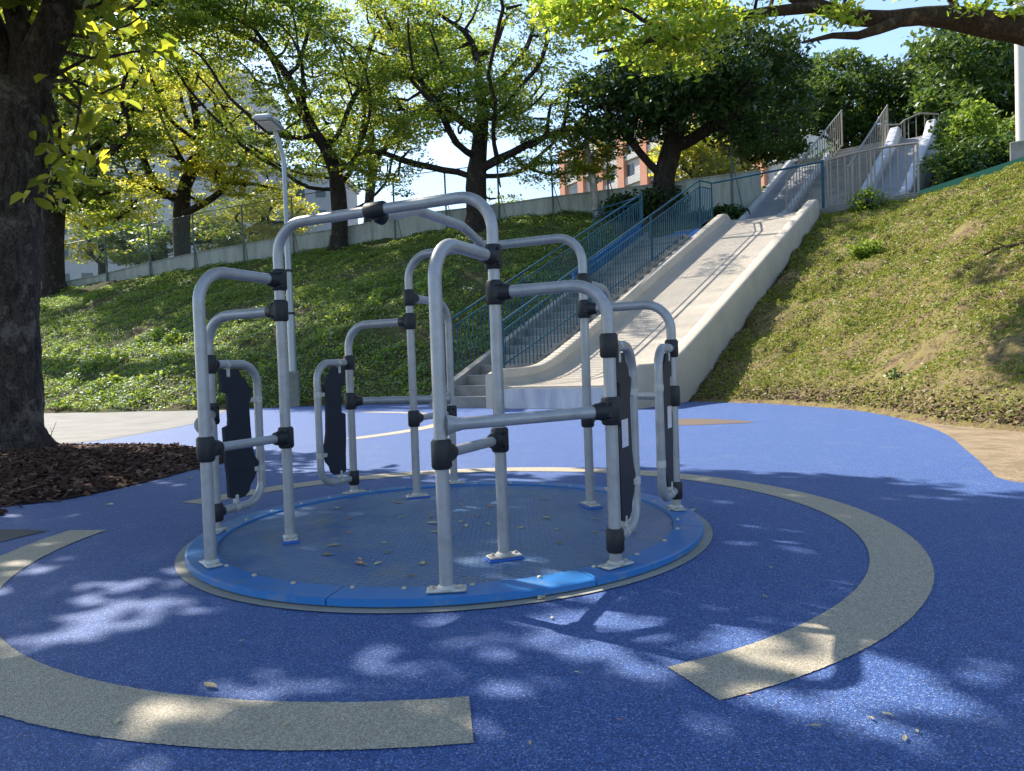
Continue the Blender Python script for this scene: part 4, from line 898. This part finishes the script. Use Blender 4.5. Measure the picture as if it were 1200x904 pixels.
def build_trees():
    GR = 'trees along the crest of the grass hill'
    # tree by the lamp
    b0 = base_at(397, 289); Y = b0[1]
    tr = [b0, at(399, 250, Y), at(396, 222, Y)]
    tg = ell_targets([(335, 70, 95, 75, Y-2, 6, 4), (420, 60, 75, 75, Y, 6, 3), (300, 150, 70, 55, Y-1, 5, 2), (430, 165, 50, 45, Y, 4, 1.6), (230, 40, 80, 60, Y-2, 5, 2.4), (360, 195, 70, 25, Y-1, 4, .9), (450, 215, 40, 18, Y, 3, .4), (330, 0, 120, 40, Y-3, 5, 2), (400, 120, 60, 50, Y+3, 3, 1.2)], 430)
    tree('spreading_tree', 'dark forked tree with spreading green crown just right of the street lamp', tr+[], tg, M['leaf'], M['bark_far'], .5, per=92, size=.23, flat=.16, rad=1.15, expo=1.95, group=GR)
    # tall tree whose trunk stands left of the view, its crown reaching over the hill
    Y = 40.; b0 = at(-75, 380, Y); b0[2] = float(ground_z(b0[0], b0[1]))-.1; tr = [b0, at(-70, 280, Y), at(-60, 190, Y), at(-30, 120, Y)]
    tg = ell_targets([(70, 0, 110, 60, Y, 4, 3), (190, 5, 95, 45, Y-1, 4, 3), (280, -30, 90, 40, Y-1, 4, 2.2), (130, -70, 150, 60, Y-2, 5, 3), (90, 60, 60, 30, Y, 3, 1)], 300)
    tree('spreading_tree', 'tall tree at the far left edge with leafy boughs across the upper left', tr, tg, M['leaf'], M['bark_far'], .6, per=110, size=.25, flat=.22, rad=1.15, expo=2.0, group=GR, reach=14.)
    # centre tree
    b0 = base_at(560, 262); Y = b0[1]
    tr = [b0, at(557, 220, Y), at(560, 185, Y)]
    tg = ell_targets([(560, 40, 110, 70, Y, 6, 5), (500, 110, 70, 55, Y-1, 5, 2.5), (640, 120, 65, 60, Y, 5, 2.3), (450, 190, 45, 30, Y, 3, .9), (560, 130, 70, 45, Y+1, 5, 1.6), (640, 195, 50, 22, Y, 3, .9), (580, 235, 40, 12, Y+2, 2, .3), (700, 165, 40, 30, Y, 3, .8), (560, -10, 130, 30, Y-3, 5, 1.6), (480, 60, 60, 50, Y+3, 3, 1.3), (600, 90, 60, 50, Y+3, 3, 1.), (470, 20, 50, 45, Y+2, 3, 1.4)], 540)
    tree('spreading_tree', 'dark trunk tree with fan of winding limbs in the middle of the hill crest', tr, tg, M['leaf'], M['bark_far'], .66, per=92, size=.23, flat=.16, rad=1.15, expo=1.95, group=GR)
    # far left tree with leaning limb
    b0 = base_at(62, 338); Y = b0[1]
    tr = [b0, at(60, 285, Y), at(62, 245, Y)]
    tg = ell_targets([(60, 120, 70, 60, Y, 5, 3), (110, 190, 55, 45, Y-1, 4, 2), (0, 180, 60, 70, Y, 5, 2), (150, 140, 45, 50, Y-1, 4, 1.5), (95, 235, 40, 18, Y, 3, .5), (110, 60, 80, 50, Y, 5, 2)], 230)
    tree('spreading_tree', 'dark trunk tree standing behind the thick near trunk at far left', tr, tg, M['leaf'], M['bark_far'], .75, per=95, size=.28, flat=.2, rad=1.25, expo=2.05, group=GR)
    # second from left, behind the wall
    Y = 52.5; b0 = at(214, 305, Y); b0[2] = float(ground_z(b0[0], b0[1]))
    tr = [b0, at(212, 265, Y), at(214, 235, Y)]
    tg = ell_targets([(210, 130, 80, 55, Y, 5, 3), (270, 175, 60, 45, Y, 4, 2), (160, 190, 50, 40, Y, 4, 1.4), (225, 215, 70, 28, Y-1, 4, 1), (300, 215, 45, 22, Y, 3, .6), (200, 60, 90, 40, Y, 4, 1.6)], 250)
    tree('spreading_tree', 'yellow-lit tree with curling limbs behind the wall left of the street lamp', tr, tg, M['leaf_yel'], M['bark_far'], .6, per=95, size=.27, flat=.2, rad=1.2, expo=2.05, group=GR)
    # dark evergreen above the stairs
    b0 = base_at(776, 238); Y = b0[1]
    tr = [b0, at(775, 205, Y), at(790, 172, Y)]
    tg = ell_targets([(840, 75, 105, 55, Y-1, 6, 5), (770, 95, 70, 50, Y, 5, 2.5), (720, 120, 45, 40, Y, 4, 1.3), (880, 130, 70, 40, Y, 5, 2), (800, 140, 60, 30, Y, 4, 1)], 230)
    tree('evergreen_tree', 'dense dark evergreen tree with leaning trunk above the blue stairs', tr, tg, M['leaf_dark'], M['bark_far'], .62, per=150, size=.33, rad=1.35, flat=.6, tilt=.9, group=GR)
    # slim pale sapling
    b0 = base_at(699, 246); Y = b0[1]; tr = [b0, at(696, 215, Y), at(690, 185, Y)]
    tg = ell_targets([(688, 170, 38, 32, Y, 2.5, 2), (700, 205, 22, 14, Y, 1.5, .6)], 40)
    tree('sapling', 'slim young tree with pale trunk in front of the wall left of the stairs', tr, tg, M['leaf_yel'], M['bark_pale'], .22, per=36, size=.36, rad=.8, flare=False, rtip=.02)
    # trees on the right behind the upper slides
    R = 'background trees behind the upper slides'
    for (bx, by, Y, ells, n, mt, lb, kw) in (
        (872, 205, 56, [(870, 150, 55, 45, 56, 4, 2), (930, 120, 60, 40, 57, 4, 2), (900, 175, 50, 20, 56, 3, .8)], 120, 'leaf_mid', 'mid green tree behind the left upper slide', {}),
        (990, 195, 60, [(985, 110, 65, 50, 60, 5, 3), (1040, 140, 50, 40, 59, 4, 1.5), (975, 165, 60, 30, 60, 4, 1.2)], 150, 'leaf_mid', 'bushy green tree behind the upper stair railings', {}),
        (1085, 185, 58, [(1085, 100, 55, 45, 58, 4, 2.5), (1070, 150, 45, 25, 57, 3, 1)], 110, 'leaf_dark', 'dark green tree behind the right upper slide', {}),
        (1175, 175, 46, [(1150, 95, 75, 55, 46, 5, 3), (1215, 110, 60, 60, 46, 5, 2), (1130, 60, 60, 30, 46, 4, 1.2)], 170, 'leaf_mid', 'large leafy tree behind the cream lamp post at right', {}),
        (820, 215, 54, [(815, 185, 45, 30, 54, 3, 1.4), (850, 200, 35, 18, 54, 3, .6)], 60, 'leaf_yel', 'small light green tree behind the leaning evergreen trunk', {})):
        b0 = at(bx, by, Y); b0[2] = min(b0[2], 14.); b0[2] = float(min(b0[2], max(8, ground_z(b0[0], b0[1])))); tr = [b0, at(bx-2, by-25, Y), at(bx, by-50, Y)]
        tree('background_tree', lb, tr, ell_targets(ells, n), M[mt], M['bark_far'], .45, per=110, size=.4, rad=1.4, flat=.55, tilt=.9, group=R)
    # yellow trees beyond the wall on the left
    L = 'yellowing trees beyond the wall on the left'
    for (bx, by, Y, ells, n, mt, lb) in (
        (120, 330, 66, [(115, 270, 45, 45, 66, 4, 2), (150, 240, 40, 30, 66, 3, 1)], 70, 'leaf_yel', 'yellow-green tree beyond the wall between two left trunks'),
        (275, 320, 64, [(275, 265, 60, 32, 64, 4, 2), (330, 255, 40, 30, 64, 3, 1)], 80, 'leaf_yel', 'yellowing tree beyond the wall just left of the street lamp'),
        (190, 320, 60, [(165, 285, 50, 25, 60, 3, 1.5), (240, 280, 40, 22, 60, 3, 1)], 60, 'leaf', 'low green tree beyond the wall near the second trunk'),
        (450, 300, 62, [(450, 120, 70, 60, 62, 4, 2), (385, 160, 50, 45, 62, 4, 1.4), (520, 60, 60, 40, 62, 4, 1)], 150, 'leaf', 'pale green tree beyond the wall between the two forked trees'),
        (20, 340, 70, [(30, 200, 80, 110, 70, 5, 2), (120, 100, 100, 70, 72, 5, 2)], 150, 'leaf_yel', 'tall yellow-green tree far behind the left tower block view')):
        b0 = at(bx, by, Y); b0[2] = 6.; tr = [b0, at(bx, by-20, Y), at(bx+2, by-40, Y)] if bx != 450 else [at(430, 300, Y), at(432, 240, Y), at(438, 190, Y)]
        tree('background_tree', lb, tr, ell_targets(ells, n), M[mt], M['bark_far'], .4, per=110, size=.36, rad=1.5, flat=.3, group=L)
    # overhanging limb from a tree standing right of the view
    Y = 18.; b0 = at(1420, 330, 17); b0[2] = float(ground_z(b0[0], b0[1]))-.1
    X = thing('overhanging_tree', 'tree reaching in from the right with a thick limb and yellow-green leaves', 'tree', b0); off = b0; b = MB()
    tube(b, [b0+[0, 0, -.5], b0+[0, 0, .4], at(1400, 180, 17.2), at(1370, 70, 17.5), at(1300, 56, 17.8), at(1250, 46, Y), at(1200, 35, Y), at(1150, 27, Y), at(1110, 20, Y), at(1080, 19, Y), at(1040, 23, Y), at(1000, 21, Y), at(960, 8, Y), at(930, -4, Y), at(880, -40, Y)], [.95, .7, .6, .55, .5, .42, .34, .31, .27, .22, .21, .19, .17, .15, .12], 16, caps=False)
    tube(b, [at(1060, 22, Y), at(1030, 34, Y-.3), at(1005, 42, Y-.5), at(975, 42, Y-.6), at(940, 50, Y-.8)], [.17, .13, .10, .07, .03], 9, caps=False)
    tube(b, [at(1370, 70, 17.5), at(1390, -60, 17), at(1350, -160, 16.5)], [.5, .4, .25], 12, caps=False)
    tube(b, [at(960, 8, Y), at(900, 14, Y-.5), at(850, 22, Y-.8), at(800, 38, Y-1), at(750, 50, Y-1), at(700, 62, Y-1.2)], [.15, .13, .11, .09, .06, .03], 8, caps=False)
    tg = np.array(ell_targets([(750, 25, 110, 42, Y-1, 2.2, 5), (680, 5, 60, 30, Y-1, 2, 1.5), (850, 5, 70, 30, Y-1, 2, 2), (790, 75, 45, 18, Y-1, 1.2, 1), (1050, -22, 150, 22, Y, 2, 2), (985, 20, 30, 14, Y-.5, 1, .5), (770, 8, 80, 34, Y+5, 2, 1.8), (850, -30, 90, 30, Y+4, 2, 1.2), (760, -60, 160, 50, Y, 3, 3), (1180, 8, 60, 14, Y-1, 1, .6), (1120, -120, 200, 70, Y-2, 4, 3)], 330))
    nd, par = colonize([at(900, 14, Y-.5), at(850, 22, Y-.8), at(800, 38, Y-1)], tg[tg[:, 0] < at(960, 0, Y)[0]][::2], .35, reach=5); wb = wood(nd, par, .012, .11); b.add(wb.v, wb.f, True)
    nd, par = colonize([at(1130, 34, Y), at(1120, 0, Y)], tg[tg[:, 0] >= at(960, 0, Y)[0]][::2], .4, reach=6); wb = wood(nd, par, .012, .12); b.add(wb.v, wb.f, True)
    b.build('trunk', M['bark_limb'], X, off); V, f = clump_leaves(tg, .45, .32, 42, .2, .42, .55); raw('crown', V-off, f, M['leaf_lime'], X)
def shrub(name, label, base, w, h, mt, n, per, size, group=None, stem=True, tilt=.9):
    X = thing(name, label, 'shrub', base, group); cs = []
    for _ in range(n):
        v = rng.normal(0, 1, 3); v = v/np.linalg.norm(v)*rng.uniform(.3, 1)**.5; cs.append(np.array(base)+[v[0]*w/2, v[1]*w/2*.8, h*.5+v[2]*h/2])
    V, f = clump_leaves(cs, size*2.2, .7, per, size, .5, tilt); raw('foliage', V-np.array(base), f, M[mt], X)
    b = MB()
    for c in cs[:14]: tube(b, [np.array(base)+[0, 0, -.15], np.array(base)*.5+c*.5+[0, 0, -.05*h], c], [.03, .02, .008], 5, caps=False)
    b.build('stems', M['bark_far'], X, np.array(base))
def build_shrubs():
    g1 = 'shrubs beside the upper slides'
    for (px, py, Y, w, h, mt, lb) in ((1140, 196, 33.5, 2.2, 3.4, 'leaf_bush', 'bright yellow-green shrub right of the upper right slide'), (1122, 218, 31.5, 2.4, 2.0, 'leaf_mid', 'dark green shrub between the right slide and the ramp'), (1165, 205, 32, 2.4, 1.4, 'leaf_mid', 'low green shrub behind the ramp near the lamp post'), (1118, 190, 36, 1.8, 3.0, 'leaf_mid', 'tall green shrub beside the wall of the right upper slide'), (1165, 185, 36, 3.2, 1.5, 'leaf_bush', 'light green shrub in front of the dark boundary wall')):
        p = at(px, py, Y); p[2] = float(ground_z(p[0], p[1]))-.1; shrub('shrub', lb, p, w, h, mt, 60, 34, .24, g1)
    g2 = 'dark shrubs along the wall left of the upper slide'
    for (px, py, w, h, lb) in ((775, 240, 3, 1.6, 'dark shrub at the foot of the leaning evergreen trunk'), (838, 240, 4, 1.7, 'dark leafy shrub under the wall behind the blue railing end'), (848, 226, 2.4, 1.5, 'dark shrub against the left upper slide'), (735, 236, 2.4, 1.3, 'dark leafy shrub in front of the wall by the sapling')):
        p = base_at(px, py+2); shrub('shrub', lb, p, w, h, 'leaf_dark', 60, 34, .28, g2)
    for (px, py, w, h, lb, mt) in ((1015, 300, 1.0, .6, 'small bright green weed clump halfway up the dry slope', 'leaf_bush'), (1018, 246, 1.4, .9, 'bright green plant at the corner below the guard railing', 'leaf_bush'), (1050, 440, .2, .1, 'dark green weed near the foot of the dry slope', 'leaf_mid')):
        p = base_at(px, py); shrub('weed', lb, p, w, h, mt, 26 if w > .5 else 7, 22 if w > .5 else 10, .16 if w > .5 else .1, None, tilt=.7)
    for i, (px, py) in enumerate(((20, 350), (110, 325), (255, 305), (335, 296), (310, 299))):
        pass
    # dead twig on the dry slope at right, thin sprout by the near tree
    p = base_at(1150, 302); q_ = base_at(1199, 288); X = thing('fallen_branch', 'bare fallen branch lying on the dry slope at far right', 'branch', p); b = MB()
    d = q_-p; tube(b, [p+[0, 0, .06], p+d*.35+[0, 0, .16], p+d*.7+[0, 0, .12], p+d*1.2+[0, 0, .1]], [.02, .035, .045, .05], 7); tube(b, [p+d*.3+[0, 0, .15], p+d*.1+[.1, -.1, .3]], [.025, .008], 5); tube(b, [p+d*.6+[0, 0, .14], p+d*.5+[-.1, .2, .35]], [.025, .008], 5); b.build('twig', M['bark_limb'], X, p)
    p = gnd(57, 522); X = thing('sprout', 'thin bare sprout standing in mulch right of the near trunk', 'sprout', p); b = MB(); tube(b, [p, p+[.06, 0, .2], p+[.16, 0, .42]], [.008, .006, .003], 5); tube(b, [p+[.07, 0, .22], p+[.03, .02, .33]], [.004, .002], 4); b.build('twig', M['bark_far'], X, p)
def build_cover():
    # leafy cover on the left hill
    N = 620000; x = rng.uniform(-38, 6, N); y = rng.uniform(22, 50, N); t, n = tn(x, y); z = ground_z(x, y)
    nz = np.array([mnoise.noise(Vector((a*.35, b_*.35, 0))) for a, b_ in zip(x[::1], y[::1])])
    k = (n < -2.6) & (z > .05) & (y < crest_y(x)-.1) & (rng.random(N) < .55+.9*nz); x, y, z, nz = x[k], y[k], z[k], nz[k]; z = z+rough_z(x, y, .09)
    n2 = np.array([mnoise.noise(Vector((a*.9, b_*.9, 4))) for a, b_ in zip(x, y)]); tall = (n2 > .22) & (np.abs(y-28) < 7); h = rng.uniform(.0, .22, len(x))*(.6+nz.clip(-.3, .6))+np.where(tall, rng.uniform(0, .45, len(x))*(n2-.1)*2, 0); sz = np.where(tall & (rng.random(len(x)) < .5), .17, .095); P = np.stack([x, y, z+h], 1); nm = rng.normal(0, .55, (len(x), 3)); nm[:, 2] += .8; nm[:, 1] -= .25
    V, f = leaves_at(P, nm, sz, .6, False, .5); tag(raw('ground_cover', V, f, M['cover']), 'low leafy green ground cover over the left hill', 'ground cover', kind='stuff')
    # grass blades on the dry slope
    N = 560000; t = rng.uniform(-9, 18.9, N); n = rng.uniform(4.6, 20, N); P = A0+t[:, None]*DV+n[:, None]*NV; z = ground_z(P[:, 0], P[:, 1]); z2 = z+rough_dry(P[:, 0], P[:, 1])*np.clip(z/1.4, .1, 1)
    nz = np.array([mnoise.noise(Vector((a*.55, b_*.55, 3)))+.5*mnoise.noise(Vector((a*1.7, b_*1.7, 7))) for a, b_ in P[:, :2]])
    k = (z > .05) & (rng.random(N) < (.46+.9*nz+.02*np.clip(z, 0, 8))*np.clip(z/1.0+.35, 0, 1)); P = P[k]; P[:, 2] = z2[k]+rng.uniform(0, .07, k.sum())
    nm = rng.normal(0, .8, (len(P), 3)); nm[:, 2] += .6; V, f = leaves_at(P, nm, .035+.0017*np.hypot(P[:, 0], P[:, 1]), .4, False, .5); tag(raw('grass', V, f, M['drycover']), 'sparse yellow-green grass on the dry right slope', 'grass', kind='stuff')

    # dead leaves and crumbs of soil gathered along the foot of the dry slope
    N = 10500; n = rng.uniform(4.6, 15, N); t = tfR(n)+.2+np.abs(rng.normal(0, .5, N)); n[6000:] = 4.55+np.abs(rng.normal(0, .55, 4500)); t[6000:] = rng.uniform(3.2, 17.5, 4500); P = A0+t[:, None]*DV+n[:, None]*NV; P[:, 2] = np.maximum(ground_z(P[:, 0], P[:, 1])+rough_dry(P[:, 0], P[:, 1])*np.clip(ground_z(P[:, 0], P[:, 1])/1.4, .1, 1), 0)+rng.uniform(.012, .03, N)
    nm = rng.normal(0, .45, (N, 3)); nm[:, 2] += 1; V, f = leaves_at(P, nm, .07, .5, False, .6); tag(raw('leaf_litter', V, f, M['mulch_light']), 'brown dead leaves along the foot of the dry slope and slide wall', 'leaf litter', kind='stuff')

# ------------------------------------------------------------------ light, camera, render
def build_light():
    w = bpy.data.worlds.new('World'); S.world = w; w.use_nodes = True; nt = w.node_tree; bg = nt.nodes['Background']
    sky = nt.nodes.new('ShaderNodeTexSky'); sky.sky_type = 'NISHITA'; sky.sun_disc = False; sky.sun_elevation = SUN_EL; sky.sun_rotation = SUN_AZ; sky.air_density = 1.0; sky.dust_density = .6; sky.ozone_density = 1.0
    nt.links.new(sky.outputs[0], bg.inputs[0]); bg.inputs[1].default_value = .135
    l = bpy.data.lights.new('sun', 'SUN'); l.energy = 4.5; l.angle = math.radians(.5); l.color = (1, .93, .82); o = bpy.data.objects.new('sun', l); COL.objects.link(o)
    o.rotation_euler = Vector(SUN).to_track_quat('Z', 'Y').to_euler()
    cam = bpy.data.cameras.new('camera'); co = bpy.data.objects.new('camera', cam); COL.objects.link(co); cam.sensor_width = 36; cam.lens = F/1200*36; cam.clip_end = 6000; cam.clip_start = .05
    R = Matrix(((RT[0], UP[0], -FWD[0]), (RT[1], UP[1], -FWD[1]), (RT[2], UP[2], -FWD[2]))).to_4x4(); co.matrix_world = Matrix.Translation(Vector(EYE)) @ R; S.camera = co
    v = S.view_settings; v.view_transform = 'Standard'; v.look = 'None'; v.exposure = 1.36; v.gamma = 1; v.use_curve_mapping = False
build_light(); build_ground(); build_carousel(); build_slides(); build_wall(); build_lamps(); build_buildings(); build_near_tree(); build_trees(); build_shrubs(); build_cover()
